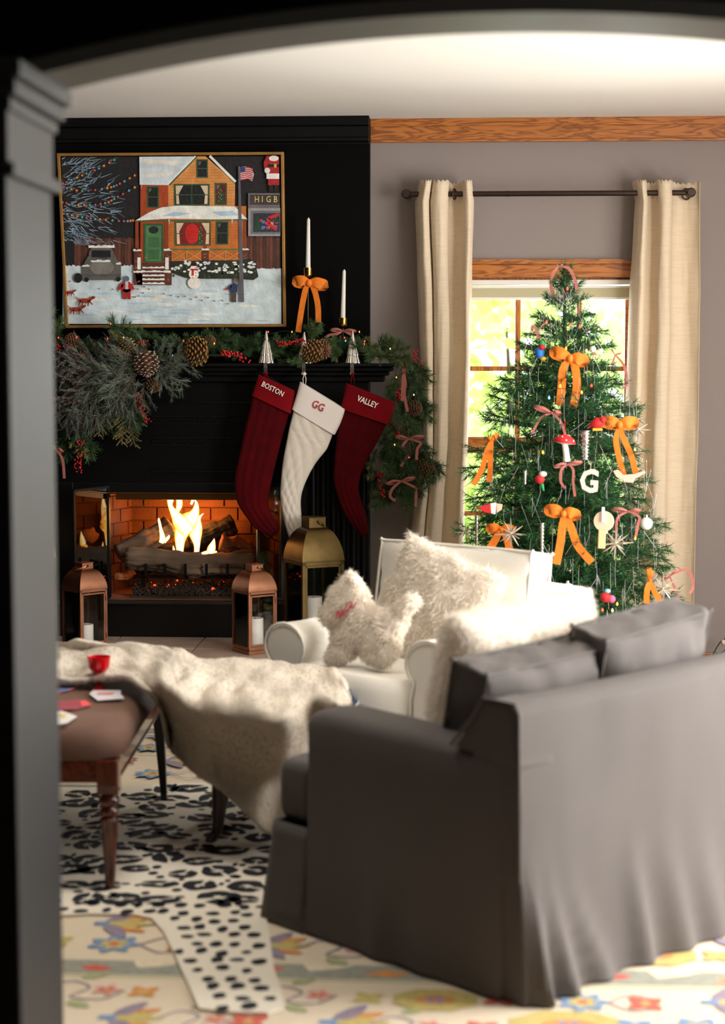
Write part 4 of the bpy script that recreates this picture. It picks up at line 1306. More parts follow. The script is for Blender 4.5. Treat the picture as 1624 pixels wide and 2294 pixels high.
def needle_arrays(r, path, rad_ang, nl, n, wd, spread=1.0):
    """needles around polyline path (K,3): returns (n*4,3) verts"""
    path = np.asarray(path, float); K = len(path)
    t = r.uniform(0, K - 1.001, n); i = t.astype(int); f = (t - i)[:, None]
    p = path[i] * (1 - f) + path[i + 1] * f
    tan = path[i + 1] - path[i]; tan /= np.linalg.norm(tan, axis=1)[:, None] + 1e-9
    rd = r.normal(0, 1, (n, 3)); rd -= tan * (rd * tan).sum(1)[:, None]; rd /= np.linalg.norm(rd, axis=1)[:, None] + 1e-9
    a = rad_ang + r.normal(0, .16, n)
    a = np.where(t > K - 2.2, a * r.uniform(.2, 1, n), a)[:, None]
    d = tan * np.cos(a) + rd * np.sin(a)
    L = nl * r.uniform(.7, 1.15, n)[:, None]
    sd = np.cross(d, r.normal(0, 1, (n, 3))); sd /= np.linalg.norm(sd, axis=1)[:, None] + 1e-9
    e = p + d * L + np.array([0, 0, -.1]) * L * .5
    return np.stack([p - sd * wd * .5, p + sd * wd * .5, e + sd * wd * .25, e - sd * wd * .25], 1).reshape(-1, 3)
def twig_mesh(name, seed, L, twigs, nl, per, wd, mats, ang=.75, tipmat=None, droop=.12, twl=.38, flat=.5):
    """branch along +X"""
    r = np.random.RandomState(seed); V = []; MI = []
    def path(p0, d, ln, k=6, dr=droop):
        out = [np.array(p0)]; d = np.array(d, float)
        for j in range(k):
            d = d + np.array([0, 0, -dr / k]) + r.normal(0, .05, 3); d /= np.linalg.norm(d)
            out.append(out[-1] + d * ln / k)
        return np.array(out)
    main = path((0, 0, 0), (1, 0, .05), L)
    stems = [(main, L)]
    for j in range(twigs):
        t = .12 + .85 * (j + r.rand() * .5) / max(1, twigs); k = t * 6; i = min(5, int(k)); p = main[i] + (main[i + 1] - main[i]) * (k - i)
        s = 1 if j % 2 else -1
        an = R(48) + r.normal(0, .15); ln = L * twl * (1.15 - t * .75) * r.uniform(.8, 1.2)
        d = (math.cos(an), s * math.sin(an), r.normal(0, flat))
        stems.append((path(p, d, ln, 5, droop * .7), ln))
    SV = MB()
    for pth, ln in stems:
        n = int(per * ln)
        a = needle_arrays(r, pth, ang, nl, n, wd); V.append(a)
        if tipmat is not None:
            u = np.linalg.norm(a.reshape(-1, 4, 3)[:, 0] - pth[0], axis=1) / ln
            MI.append(((u > .7) * 1).astype(int))
        else: MI.append((r.rand(n) < .18).astype(int) if len(mats) > 2 else np.zeros(n, int))
        SV.tube([tuple(q) for q in pth], [.0022 if ln == L else .0014] * len(pth), 4)
    V = np.concatenate(V); MI = np.concatenate(MI); nf = len(V) // 4
    F = np.arange(nf * 4).reshape(-1, 4) ; b = nf * 4
    me = bpy.data.meshes.new(name)
    me.from_pydata(V.tolist() + SV.v, [], F.tolist() + [tuple(i + b for i in q) for q in SV.f])
    for m in mats: me.materials.append(m)
    me.polygons.foreach_set('material_index', MI.tolist() + [len(mats) - 1] * len(SV.f))
    return me
def axes(xd, zup=(0, 0, 1), roll=0.0):
    x = Vector(xd).normalized(); z = Vector(zup)
    y = z.cross(x)
    if y.length < 1e-4: y = Vector((0, 1, 0)).cross(x)
    y.normalize(); z = x.cross(y)
    return Matrix((x, y, z)).transposed().to_4x4() @ Matrix.Rotation(roll, 4, 'X')

# ---- christmas tree
TY = 7.35
TPX = 1264
def trad(py):  # radius in px at height
    return pl([(600, 14), (650, 45), (700, 66), (800, 122), (900, 172), (1000, 200), (1100, 220), (1200, 232), (1350, 262), (1450, 275), (1700, 285)], py)
tb = P(TPX, 800, TY)
tree = thing('christmas_tree', 'slim artificial christmas tree with ornaments standing in front of the window', 'christmas tree', (tb.x, TY, 0))
def tz(z): # px row of a height at the axis
    return 797 - (z - 1.5) * FPX / TY
tm = {}
for L in (.1, .16, .24, .32, .4, .48):
    for v in range(2):
        tm[(L, v)] = twig_mesh('tree_branch', int(L * 100) + v * 7, L, int(4 + L * 34), .03, 420, .0024, [NEED_T, NEED_T2, TWIG], ang=.85, droop=.18 if L > .2 else .05, twl=.36)
rt = random.Random(8)
MB().tube([(tb.x, TY, 0.02), (tb.x, TY, .9), (tb.x, TY, 1.8)], [.022, .016, .006], 8).build('trunk', TWIG, tree)
m = MB()
for k in range(4):
    a = PI / 4 + k * PI / 2
    m.box((tb.x + math.cos(a) * .16, TY + math.sin(a) * .16, .02), (.32, .025, .02), (0, 0, a))
m.build('tree_stand', IRON, tree, kind='stuff')
z = .32; lev = 0
while z < 1.80:
    Rm = trad(tz(z)) / FPX * TY
    n = int(6 + Rm * 14) if z < 1.6 else 6
    for k in range(n):
        a = 2 * PI * (k + .5 * (lev % 2)) / n + rt.uniform(-.2, .2)
        L = Rm * rt.uniform(.8, 1.08)
        Lk = min((.1, .16, .24, .32, .4, .48), key=lambda q_: abs(q_ - L))
        elev = lerp(-.08, .65, max(0, (z - 1.1) / .75)) + rt.uniform(-.15, .12)
        x = Vector((math.cos(a) * math.cos(elev), math.sin(a) * math.cos(elev), math.sin(elev)))
        Mw = Matrix.Translation((tb.x, TY, z + rt.uniform(-.02, .02))) @ axes(x, roll=rt.uniform(-.5, .5)) @ Matrix.Scale(L / Lk, 4)
        piece('branch', tm[(Lk, (k + lev) % 2)], tree, Mw)
    z += .062 if z > 1.2 else .072
    lev += 1
for k in range(3):
    piece('branch', tm[(.1, k % 2)], tree, Matrix.Translation((tb.x, TY, 1.77 + .0 * k)) @ axes((math.cos(k * 2) * .18, math.sin(k * 2) * .18, 1), (0, 1, 0)))

def tfront(px, py, out=1.0):
    """point on the tree's front surface seen at this pixel"""
    d = px - TPX; Rr = trad(py)
    h = math.sqrt(max(0.0, Rr * Rr - d * d)) * .93
    return TY - h / FPX * TY * out
# orange velvet bows on the tree
def tbow(label, cx, cy, s, tails, loops=None, wr=.8, tw=None, mt=ORANGE, grp='orange velvet bows on the tree', dY=0.0):
    return bow('velvet_bow', label, cx, cy, tfront(cx, cy) - .015 + dY, s, mt, tails, loops, grp, wr, tw)
tbow('orange velvet bow in the upper middle of the tree, long straight tails', 1277, 803, 34, [[(1262, 826), (1258, 870), (1254, 908)], [(1288, 822), (1292, 866), (1284, 914)]], [(-33, -14), (30, 4)], tw=18)
tbow('orange velvet bow on the upper right of the tree beside the curtain', 1388, 952, 34, [[(1380, 985), (1388, 1030), (1400, 1074)], [(1398, 985), (1414, 1020), (1424, 1060)]], [(-30, -8), (30, -6)], tw=13)
tbow('orange velvet bow seen side-on at the left of the tree against the window', 1103, 983, 14, [[(1099, 1010), (1098, 1050), (1096, 1080)], [(1090, 1012), (1080, 1050), (1060, 1086)]], [(-10, 2), (10, -8)], tw=12)
tbow('orange velvet bow low in the middle of the tree, above the armchair back', 1262, 1150, 34, [[(1260, 1180), (1254, 1225), (1246, 1264)], [(1278, 1178), (1294, 1222), (1326, 1260)]], [(-30, -8), (26, 2)], tw=18)
tbow('orange velvet bow half hidden behind a starburst at lower left of the tree', 1122, 1187, 26, [[(1112, 1205), (1098, 1228)], [(1135, 1205), (1142, 1236)]], [(-24, -4), (22, -2)], tw=17, dY=.03)
tbow('orange velvet bow seen edge-on at the lower right of the tree', 1456, 1300, 14, [[(1450, 1320), (1448, 1352)], [(1466, 1325), (1479, 1350), (1480, 1394)]], [(-2, -26), (4, -20)], tw=13)
# dusty pink bows
def pbow(label, cx, cy, loops, tails, dY=0.0, tw=6):
    s = max(abs(loops[0][0]), abs(loops[1][0]), 12)
    return bow('ribbon_bow', label, cx, cy, tfront(cx, cy) - .015 + dY, s, PINKR, tails, loops, 'dusty pink ribbon bows on the tree', .2, tw)
pbow('dusty pink ribbon looped over the very top of the tree', 1252, 596, [(-8, -3), (9, -3)], [[(1240, 612), (1234, 640), (1244, 675)], [(1275, 602), (1288, 628), (1292, 650)]], tw=7)
pbow('dusty pink ribbon bow left of the tree top, against the window', 1206, 740, [(-12, 6), (12, -14)], [[(1194, 730), (1192, 742)], [(1204, 752), (1212, 758)]])
pbow('dusty pink ribbon bow across the upper middle of the tree, below the orange bow', 1236, 925, [(-36, -14), (18, 0)], [[(1210, 938), (1192, 972)], [(1256, 945), (1268, 980)]])
pbow('dusty pink ribbon bow above the pale letter ornament', 1272, 1040, [(-28, 4), (30, -5)], [[(1258, 1052), (1256, 1078), (1266, 1094)], [(1284, 1052), (1284, 1080), (1288, 1112)]])
pbow('dusty pink ribbon bow right of centre, by the white ball', 1408, 1146, [(-34, -6), (26, -3)], [[(1384, 1160), (1380, 1200)], [(1432, 1158), (1430, 1172), (1424, 1202)]])
pbow('dusty pink ribbon bow sticking out at the lower right over the curtain', 1500, 1290, [(-16, 10), (22, -14)], [[(1512, 1320), (1522, 1345)], [(1540, 1276), (1553, 1310), (1545, 1330)]], dY=-.02)
pbow('dusty pink ribbon bow at the upper right of the tree near the curtain', 1378, 795, [(-8, -12), (12, -4)], [[(1372, 815)], [(1398, 820), (1404, 860), (1394, 870)]])

# ornaments
def orn(name, label, px, py, cat='ornament', group=None, dY=0.0):
    Y = tfront(px, py) - .02 + dY
    return thing(name, label, cat, P(px, py, Y), group=group), Y, Y / FPX
SPK = mat('champagne_metal', (206, 196, 180), 0.3, 0.7)
def starburst(label, px, py, rpx, seed, dark=False):
    t, Y, u = orn('starburst_ornament', label, px, py, group='spiky starburst ornaments')
    r = rpx * u; rr = random.Random(seed); c = P(px, py, Y)
    MB().ball(c, r * .13, 10, 8).build('core', SPK, t, smooth=True)
    n = 18
    dirs = [(0, 1), (180, 1), (90, .95), (270, .95), (35, .85), (55, .6), (125, .85), (145, .6), (215, .85), (235, .6), (305, .85), (325, .6)]
    for a, k in dirs:
        a = R(a) + rr.uniform(-.08, .08); e = rr.uniform(-.25, .3) if k < .9 else 0
        d = Vector((math.cos(a) * math.cos(e), -math.sin(e), math.sin(a) * math.cos(e)))
        MB().tube([c, c + d * r * k * .5, c + d * r * k], [r * .035, r * .06, r * .012], 5).build('spike', SPK, t)
    for k in range(4):
        a = rr.uniform(0, 6.28); d = Vector((math.cos(a) * .5, -.8, math.sin(a) * .5))
        MB().tube([c, c + d * r * .4, c + d * r * .8], [r * .035, r * .06, r * .012], 5).build('spike', SPK, t)
starburst('spiky starburst ornament at lower left of the tree over an orange bow', 1145, 1196, 38, 1)
starburst('spiky starburst ornament right of centre, beside the wooden disc ornament', 1379, 1218, 40, 2)
starburst('spiky starburst ornament at the lower right of the tree', 1485, 1320, 40, 3)
starburst('spiky starburst ornament by the orange bow next to the right curtain', 1430, 962, 28, 4)
starburst('spiky starburst ornament at the far left of the tree against the left curtain', 1043, 1192, 26, 5)
REDF = mat('red_felt', (186, 22, 26), 0.7, sheen=.3); WHF = mat('white_felt', (236, 230, 218), 0.8); SKIN = mat('cream_felt', (222, 190, 160), 0.8)
BLUEF = mat('blue_felt', (30, 110, 190), 0.6); GREENF = mat('green_felt', (40, 140, 80), 0.7); YELF = mat('yellow_felt', (214, 160, 40), 0.7); PINKF = mat('pink_felt', (224, 90, 130), .7)
t, Y, u = orn('mushroom_ornament', 'red and white toadstool ornament in the middle of the tree', 1264, 985, dY=-.02)
c = P(1264, 992, Y); r = 26 * u
MB().lathe([(.002, r * .72), (r * .4, r * .66), (r * .8, r * .4), (r, r * .05), (r * .96, 0)], c, 20, (0, R(8), 0)).build('cap', REDF, t, smooth=True)
MB().lathe([(r * .2, -r * .12), (r * .7, -.04 * r), (r * .95, .0)], c, 20, (0, R(8), 0)).build('gills', WHF, t, smooth=True)
MB().tube([c, P(1268, 1015, Y), P(1270, 1034, Y)], [r * .24, r * .27, r * .3], 12).build('stem', WHF, t, smooth=True, angle=60)
for k in range(8):
    a = k * 2.4; q_ = .35 + .5 * (k % 3) / 2
    MB().ball(c + Euler((0, R(8), 0)).to_matrix() @ Vector((math.cos(a) * r * q_, math.sin(a) * r * q_, r * (.72 - .62 * q_ * q_))), r * .08, 6, 4).build('spot', WHF, t, smooth=True)
MB().tube([c + Vector((0, 0, r * .7)), P(1266, 940, Y)], .0012, 5).build('hanger', REDF, t)
t, Y, u = orn('bird_ornament', 'red bird ornament at upper right of the tree beside the orange bow', 1338, 946)
MB().lathe([(.001, -20 * u), (8 * u, -14 * u), (13 * u, -2 * u), (10 * u, 8 * u), (4 * u, 16 * u), (.001, 20 * u)], P(1340, 947, Y), 12, (0, R(70), 0)).build('body', REDF, t, smooth=True)
MB().ball(P(1350, 941, Y - .01), 8 * u, 10, 7).build('head', REDF, t, smooth=True)
MB().tube([P(1326, 950, Y), P(1316, 960, Y)], [5 * u, 3 * u], 6, flat=.4).build('tail', REDF, t)
MB().box(P(1338, 962, Y), (22 * u, 14 * u, 6 * u)).build('perch', YELF, t, bevel=.002)
t, Y, u = orn('toy_ornament', 'small toy ornament with blue coat and green hat at upper left of the tree', 1209, 786)
MB().ball(P(1209, 790, Y), 11 * u, 12, 8, 1.2).build('coat', BLUEF, t, smooth=True); MB().ball(P(1214, 778, Y - .012), 7 * u, 10, 7).build('face', REDF, t, smooth=True)
MB().lathe([(8 * u, 0), (6 * u, 6 * u), (.001, 12 * u)], P(1214, 773, Y), 12).build('hat', GREENF, t, smooth=True, angle=50); MB().ball(P(1216, 803, Y), 8 * u, 10, 6, .6).build('feet', YELF, t, smooth=True)
t, Y, u = orn('deer_ornament', 'small brown and white animal ornament at upper right of the tree', 1337, 785)
MB().tube([P(1326, 790, Y), P(1350, 788, Y)], [6 * u, 7 * u], 8).build('body', SKIN, t, smooth=True); MB().ball(P(1328, 782, Y - .01), 7 * u, 8, 6).build('head', WHF, t, smooth=True)
for k, px in enumerate((1330, 1336, 1346, 1350)): MB().tube([P(px, 792, Y), P(px, 804, Y)], [2.2 * u, 1.4 * u], 5).build('leg', SKIN, t)
t, Y, u = orn('letter_ornament', 'pale glittery letter ornament shaped like a G in the middle right of the tree', 1320, 1082, dY=-.02)
put_text('G', 52 * u * 1.35, wallframe(1320, 1080, Y, R(-4)), 'letter', mat('pale_glitter', (206, 190, 172), .5, bump=(120, .6)), t, sx=.85, bold=.004)
MB().tube([P(1322, 1060, Y), P(1324, 1035, Y)], .001, 4).build('hanger', SKIN, t)
t, Y, u = orn('felt_bird_ornament', 'pink felt ornament with spread wings under the right orange bow', 1410, 1070, dY=-.01)
MB().prism([P(a, b, Y) for a, b in ((1373, 1055), (1380, 1068), (1400, 1080), (1418, 1082), (1424, 1072), (1446, 1060), (1444, 1054), (1420, 1062), (1396, 1064), (1384, 1052))], (0, .008, 0)).build('wings', mat('blush_felt', (226, 168, 150), .8), t, bevel=.002)
t, Y, u = orn('gnome_ornament', 'little red and white gnome ornament left of the tree centre', 1211, 1072)
MB().ball(P(1209, 1074, Y), 11 * u, 12, 8, .9).build('cap', REDF, t, smooth=True); MB().ball(P(1216, 1062, Y), 9 * u, 10, 6, .7).build('fur_brim', WHF, t, smooth=True)
MB().tube([P(1213, 1084, Y), P(1218, 1100, Y)], [5 * u, 2 * u], 8).build('body', GREENF, t, smooth=True)
t, Y, u = orn('felt_hat_ornament', 'red pointed felt ornament with a white band at the left edge of the tree', 1098, 1139)
MB().prism([P(a, b, Y) for a, b in ((1068, 1137), (1085, 1148), (1100, 1151), (1098, 1128))], (0, .014, 0)).build('point', REDF, t, bevel=.003)
MB().prism([P(a, b, Y) for a, b in ((1098, 1128), (1100, 1151), (1110, 1153), (1112, 1126))], (0, .016, 0)).build('band', WHF, t, bevel=.003)
MB().prism([P(a, b, Y) for a, b in ((1112, 1128), (1112, 1150), (1124, 1142), (1126, 1130))], (0, .014, 0)).build('head', SKIN, t, bevel=.003)
t, Y, u = orn('wooden_disc_ornament', 'pale round wooden ornament with a handle right of centre on the tree', 1350, 1178, dY=-.02)
WD = mat('pale_wood', (236, 206, 178), .6)
c = P(1352, 1168, Y); MB().tube([c, c + Vector((.003, .009, 0))], 23 * u, 24).build('disc', WD, t, bevel=.001)
MB().box(P(1348, 1208, Y), (17 * u, .012, 42 * u), (0, R(2), 0)).build('handle', mat('tan_wood', (222, 174, 128), .6), t, bevel=.003)
MB().box(P(1351, 1153, Y - .006), (7 * u, .006, 34 * u)).build('peg', WHF, t, bevel=.002)
BALLM = mat('pearl_ball', (238, 234, 222), .35)
for px, py, r, lb in ((1448, 1173, 14, 'white ball ornament at the right of the tree by the pink bow'), (1388, 1424, 19, 'large white ball ornament low on the tree above the grey cushion'), (1272, 1322, 16, 'white ball ornament between the armchair and the tree')):
    t, Y, u = orn('ball_ornament', lb, px, py, group='white ball ornaments')
    MB().ball(P(px, py, Y), r * u, 18, 12).build('ball', BALLM, t, smooth=True)
    MB().cyl(P(px, py - r, Y), P(px, py - r - 5, Y), 3 * u, n=8).build('cap', SILVER, t)
t, Y, u = orn('doll_ornament', 'little red and pink doll ornament low on the tree', 1360, 1334)
MB().ball(P(1356, 1338, Y), 12 * u, 12, 8, .95).build('dress', REDF, t, smooth=True); MB().ball(P(1370, 1342, Y), 9 * u, 10, 7).build('skirt', PINKF, t, smooth=True); MB().ball(P(1361, 1324, Y), 7 * u, 10, 6, .7).build('cap', mat('pale_blue_felt', (150, 200, 220), .8), t, smooth=True)
ICE = glass_mat('ice_glass', (225, 230, 232), .3, .15)
for px, y0, y1, r, lb in ((1311, 965, 1030, 13, 'wide silver glass icicle ornament right of the toadstool'), (1214, 1172, 1246, 7, 'long grey icicle ornament above the armchair back'), (1068, 1155, 1235, 6, 'grey icicle ornament at the far left of the tree'), (1176, 1055, 1085, 6, 'short silver icicle ornament left of the gnome')):
    t, Y, u = orn('icicle_ornament', lb, px, (y0 + y1) // 2, group='icicle ornaments')
    pr = []
    for k in range(25):
        a = k / 24
        pr.append((max(.0006, r * u * (.75 + .25 * math.cos(k * 2.4)) * (1 - .35 * a)), 0))
    pts = [P(px, lerp(y0, y1, k / 24), Y) for k in range(25)]
    MB().tube(pts, [q_[0] for q_ in pr], 8).build('twist', mat('silver_icicle', (190, 186, 176), .25, .8), t, smooth=True)
for px, y0, y1, lb in ((1360, 1366, 1440, 'shiny tinsel tassel low on the tree left of the white ball'), (1460, 1360, 1405, 'shiny tinsel tassel at lower right of the tree'), (1337, 1285, 1310, 'short tinsel tassel above the doll ornament')):
    t, Y, u = orn('tinsel_tassel', lb, px, y0, group='tinsel tassels')
    m = MB(); rr = random.Random(px)
    for k in range(16):
        x1 = px + rr.uniform(-10, 10)
        m.tube([P(px, y0, Y), P((px + x1) / 2 + 1, (y0 + y1) / 2, Y - .004 * rr.random()), P(x1, y1 + rr.uniform(-12, 4), Y - .01 * rr.random())], .0011, 3, flat=.3)
    m.build('strands', mat('tinsel', (246, 248, 250), .3, .7), t, kind='stuff')
# loose tinsel over the branches
m = MB(); rr = random.Random(77)
for k in range(330):
    py = rr.uniform(640, 1400); Rr = trad(py); px = TPX + rr.uniform(-.95, .95) * Rr
    Y = tfront(px, py) - rr.uniform(-.03, .02); ln = rr.uniform(18, 75); sx = rr.choice((0, 0, rr.uniform(-30, 30)))
    m.tube([P(px, py, Y), P(px + sx * .5 + rr.uniform(-2, 2), py + ln * .5, Y - .006), P(px + sx, py + ln, Y)], 0.0017, 3, flat=.35)
m.build('loose_tinsel', mat('tinsel', (246, 248, 250), .3, .7), kind='stuff', label='loose silver tinsel strands hanging all over the tree branches', cat='tinsel', group=None)
# tree lights
def bulbs(name, label, pts, Yf, cols, r=.0042, wire=True):
    t = thing(name, label, 'string lights', P(pts[0][0], pts[0][1], Yf(*pts[0][:2])))
    me = {}
    for i, q_ in enumerate(pts):
        c = q_[2] if len(q_) > 2 else i % len(cols)
        if c not in me:
            b = MB().lathe([(r * .5, -r), (r, 0), (r * .8, r), (r * .1, r * 2.4)], n=8)
            mm = bpy.data.meshes.new('bulb'); mm.from_pydata(b.v, [], b.f)
            mm.materials.append(mat('bulb_glow_%d_%d_%d' % cols[c], cols[c], .4, emit=(cols[c], 5.0))); me[c] = mm
        p = P(q_[0], q_[1], Yf(q_[0], q_[1]))
        piece('bulb', me[c], t, Matrix.Translation(p))
    if wire:
        pp = [P(q_[0] + 2, q_[1] + 4, Yf(q_[0], q_[1]) + .02) for q_ in pts]
        MB().tube(smooth_path(pp, 4), .0012, 4).build('wire', mat('green_wire', (18, 40, 24), .6), t)
    return t
LC = [(255, 150, 50), (255, 60, 40), (255, 190, 110), (90, 150, 255)]
rr = random.Random(5); pts = [(1271, 648, 1), (1224, 723, 1), (1278, 728, 1), (1299, 733, 1), (1268, 782, 0), (1314, 787, 2), (1230, 892, 3), (1303, 880, 0), (1325, 865, 1)]
for k in range(16):
    py = rr.uniform(850, 1400); px = TPX + rr.uniform(-.85, .85) * trad(py); pts.append((px, py, rr.choice((0, 0, 0, 1, 2, 2))))
pts.sort(key=lambda q_: (int(q_[1] / 60), q_[0] if int(q_[1] / 60) % 2 else -q_[0]))
bulbs('tree_lights', 'string of small warm and red lights wound through the christmas tree', pts, lambda a, b: tfront(a, b) + .005, LC)

# ---- garland
gt = thing('pine_garland', 'pine and frosted fir garland along the mantel and down its right end', 'garland', P(500, 815, 8.15))
gm = {}
for v in range(3):
    gm['g%d' % v] = twig_mesh('pine_sprig', 20 + v, .13, 5, .03, 1500, .0022, [NEED_G, NEED_D, TWIG], ang=.8, twl=.45)
    gm['d%d' % v] = twig_mesh('pine_sprig', 30 + v, .14, 5, .032, 1400, .0022, [NEED_D, NEED_G, TWIG], ang=.75, twl=.45)
    gm['y%d' % v] = twig_mesh('gold_tipped_sprig', 40 + v, .12, 3, .026, 1500, .0021, [NEED_D, NEED_Y, TWIG], ang=.7, twl=.4, tipmat=True)
    gm['f%d' % v] = twig_mesh('frosted_sprig', 50 + v, .24, 7, .04, 620, .0014, [NEED_F, NEED_D, TWIG], ang=.42, twl=.5, droop=.5)
    gm['p%d' % v] = twig_mesh('frosted_twig', 60 + v, .24, 10, .014, 900, .002, [NEED_P, NEED_F, TWIG], ang=.5, twl=.55, droop=.5)
    gm['c%d' % v] = twig_mesh('cedar_sprig', 70 + v, .16, 16, .007, 2600, .0014, [NEED_Y, NEED_G, TWIG], ang=.5, twl=.4, flat=.1)
rg = random.Random(31)
def spr(kind, px, py, ang, Y=8.15, s=1.0, tilt=.25):
    a = R(ang)
    M_ = Matrix.Translation(P(px, py, Y)) @ axes((math.cos(a), -tilt, math.sin(a)), (0, -1, 0), rg.uniform(-.4, .4)) @ Matrix.Scale(s, 4)
    k = kind if len(kind) == 2 else kind + str(rg.randrange(3))
    me = gm[k]
    piece(me.name.split('.')[0], me, gt, M_)
# along the mantel
px = 100
while px < 860:
    for q_ in range(2):
        y = rg.uniform(772, 800); up = rg.uniform(-25, 40)
        ang = rg.choice((up, 180 - up))
        low = 0
        spr(rg.choice(('d', 'd', 'g')), px + rg.uniform(-8, 8), y, ang, rg.uniform(8.12, 8.22), rg.uniform(.55, .85), rg.uniform(0, .5))
    px += 26
for a in [('y', 300, 775, 150, 8.14, .95), ('y', 312, 770, 165, 8.13, .9), ('g', 345, 758, 165, 8.2, .8), ('d', 300, 765, 128, 8.16, 1.0), ('y', 215, 790, 165, 8.1, .7),
          ('y', 245, 800, 195, 8.1, .7), ('d', 115, 745, 100, 8.15, .9), ('g', 120, 760, 70, 8.16, .8), ('d', 470, 770, 15, 8.16, .9), ('d', 520, 765, 165, 8.18, .9), ('d', 540, 775, 5, 8.15, .9),
          ('g', 690, 765, 62, 8.14, .75), ('d', 700, 768, 85, 8.17, .7), ('g', 716, 790, 50, 8.15, .6), ('g', 750, 800, 110, 8.1, .65), ('g', 745, 770, -75, 8.1, .6), ('y', 765, 770, 140, 8.12, .45),
          ('g', 690, 808, 180, 8.07, .5), ('g', 672, 806, 195, 8.06, .4), ('y', 800, 775, 30, 8.16, .6), ('g', 830, 780, 25, 8.14, .9), ('g', 850, 790, 55, 8.16, .7), ('g', 840, 795, -10, 8.1, .9), ('g', 870, 790, 15, 8.1, .8),
          ('g', 880, 795, -35, 8.1, .8), ('g', 860, 800, 160, 8.1, .8)]:
    spr(*a)
# right drape
for a in [(905, 800, -50), (912, 815, -80), (905, 840, -60), (925, 835, -35), (895, 845, -110), (885, 870, -100), (900, 880, -75), (925, 880, -55), (930, 905, -45), (890, 905, -110), (905, 930, -80), (925, 925, -70), (880, 935, -105),
          (900, 965, -95), (925, 960, -65), (935, 985, -70), (870, 975, -85), (865, 990, -60), (885, 1005, -80), (905, 1010, -95), (925, 1015, -60), (940, 1020, -50), (860, 1020, -40), (875, 1035, -35), (855, 1040, -60), (895, 1045, -100),
          (920, 1050, -85), (940, 1050, -80), (950, 1030, -70), (880, 1075, -40), (870, 1070, -90), (900, 1085, -140), (925, 1085, -95), (905, 1075, -60), (860, 1065, -150), (880, 1100, -150), (898, 1095, -75), (870, 1100, -110)]:
    spr(rg.choice(('g', 'g', 'd')), a[0] + rg.uniform(-3, 3), a[1] - 8, a[2] + rg.uniform(-12, 12), rg.uniform(8.1, 8.24), rg.uniform(.8, 1.05), rg.uniform(0, .3))
spr('y', 845, 1005, -115, 8.14, .8); spr('y', 835, 1030, -100, 8.14, .7)
MB().tube(smooth_path([P(100, 790, 8.18), P(400, 795, 8.18), P(700, 798, 8.18), P(880, 800, 8.18), P(915, 850, 8.17), P(905, 930, 8.17), P(925, 1010, 8.17), P(900, 1100, 8.18)], 6), .006, 6).build('garland_vine', mat('vine', (50, 44, 30), .8), gt)
# left cascade
for a in [('d', 120, 790, -100), ('d', 150, 800, -90), ('g', 185, 805, -110), ('y', 160, 830, -100), ('d', 205, 800, -70), ('g', 110, 840, -95), ('d', 140, 860, -80), ('y', 130, 900, -60), ('g', 190, 830, -95), ('d', 175, 960, -70), ('y', 165, 985, -60), ('d', 150, 970, -100), ('g', 240, 930, -60), ('d', 290, 900, -80), ('g', 330, 790, -120)]:
    spr(a[0], a[1], a[2] - 10, a[3], rg.uniform(8.08, 8.18), rg.uniform(.9, 1.15))
for k in range(15):
    f = k / 14
    spr('p' if k % 5 in (1,) else 'f', lerp(345, 300, f) + rg.uniform(-12, 12), lerp(800, 830, f), lerp(172, 250, f) + rg.uniform(-8, 8), 8.08 - .02 * (k % 3), rg.uniform(.9, 1.3), .2)
for k in range(20):
    f = k / 19
    spr(rg.choice('ffp'), lerp(255, 235, f) + rg.uniform(-20, 20), lerp(815, 880, f), lerp(165, 238, f) + rg.uniform(-10, 10), 8.08 - .02 * (k % 3), rg.uniform(.9, 1.25), .15)
for (x, y, a, s) in ((335, 815, 20, .75), (340, 820, -8, .85), (345, 822, -30, .7), (345, 800, 5, .8), (350, 830, -55, .6), (335, 805, 45, .5), (330, 845, -110, .8), (310, 850, -100, .9)):
    spr('f', x, y, a, 8.06, s, .2)
spr('c', 275, 905, -85, 8.09, 1.15); spr('c', 283, 915, -82, 8.08, 1.1); spr('c', 235, 900, -95, 8.1, 1.0); spr('c', 288, 880, -70, 8.1, 1.0)

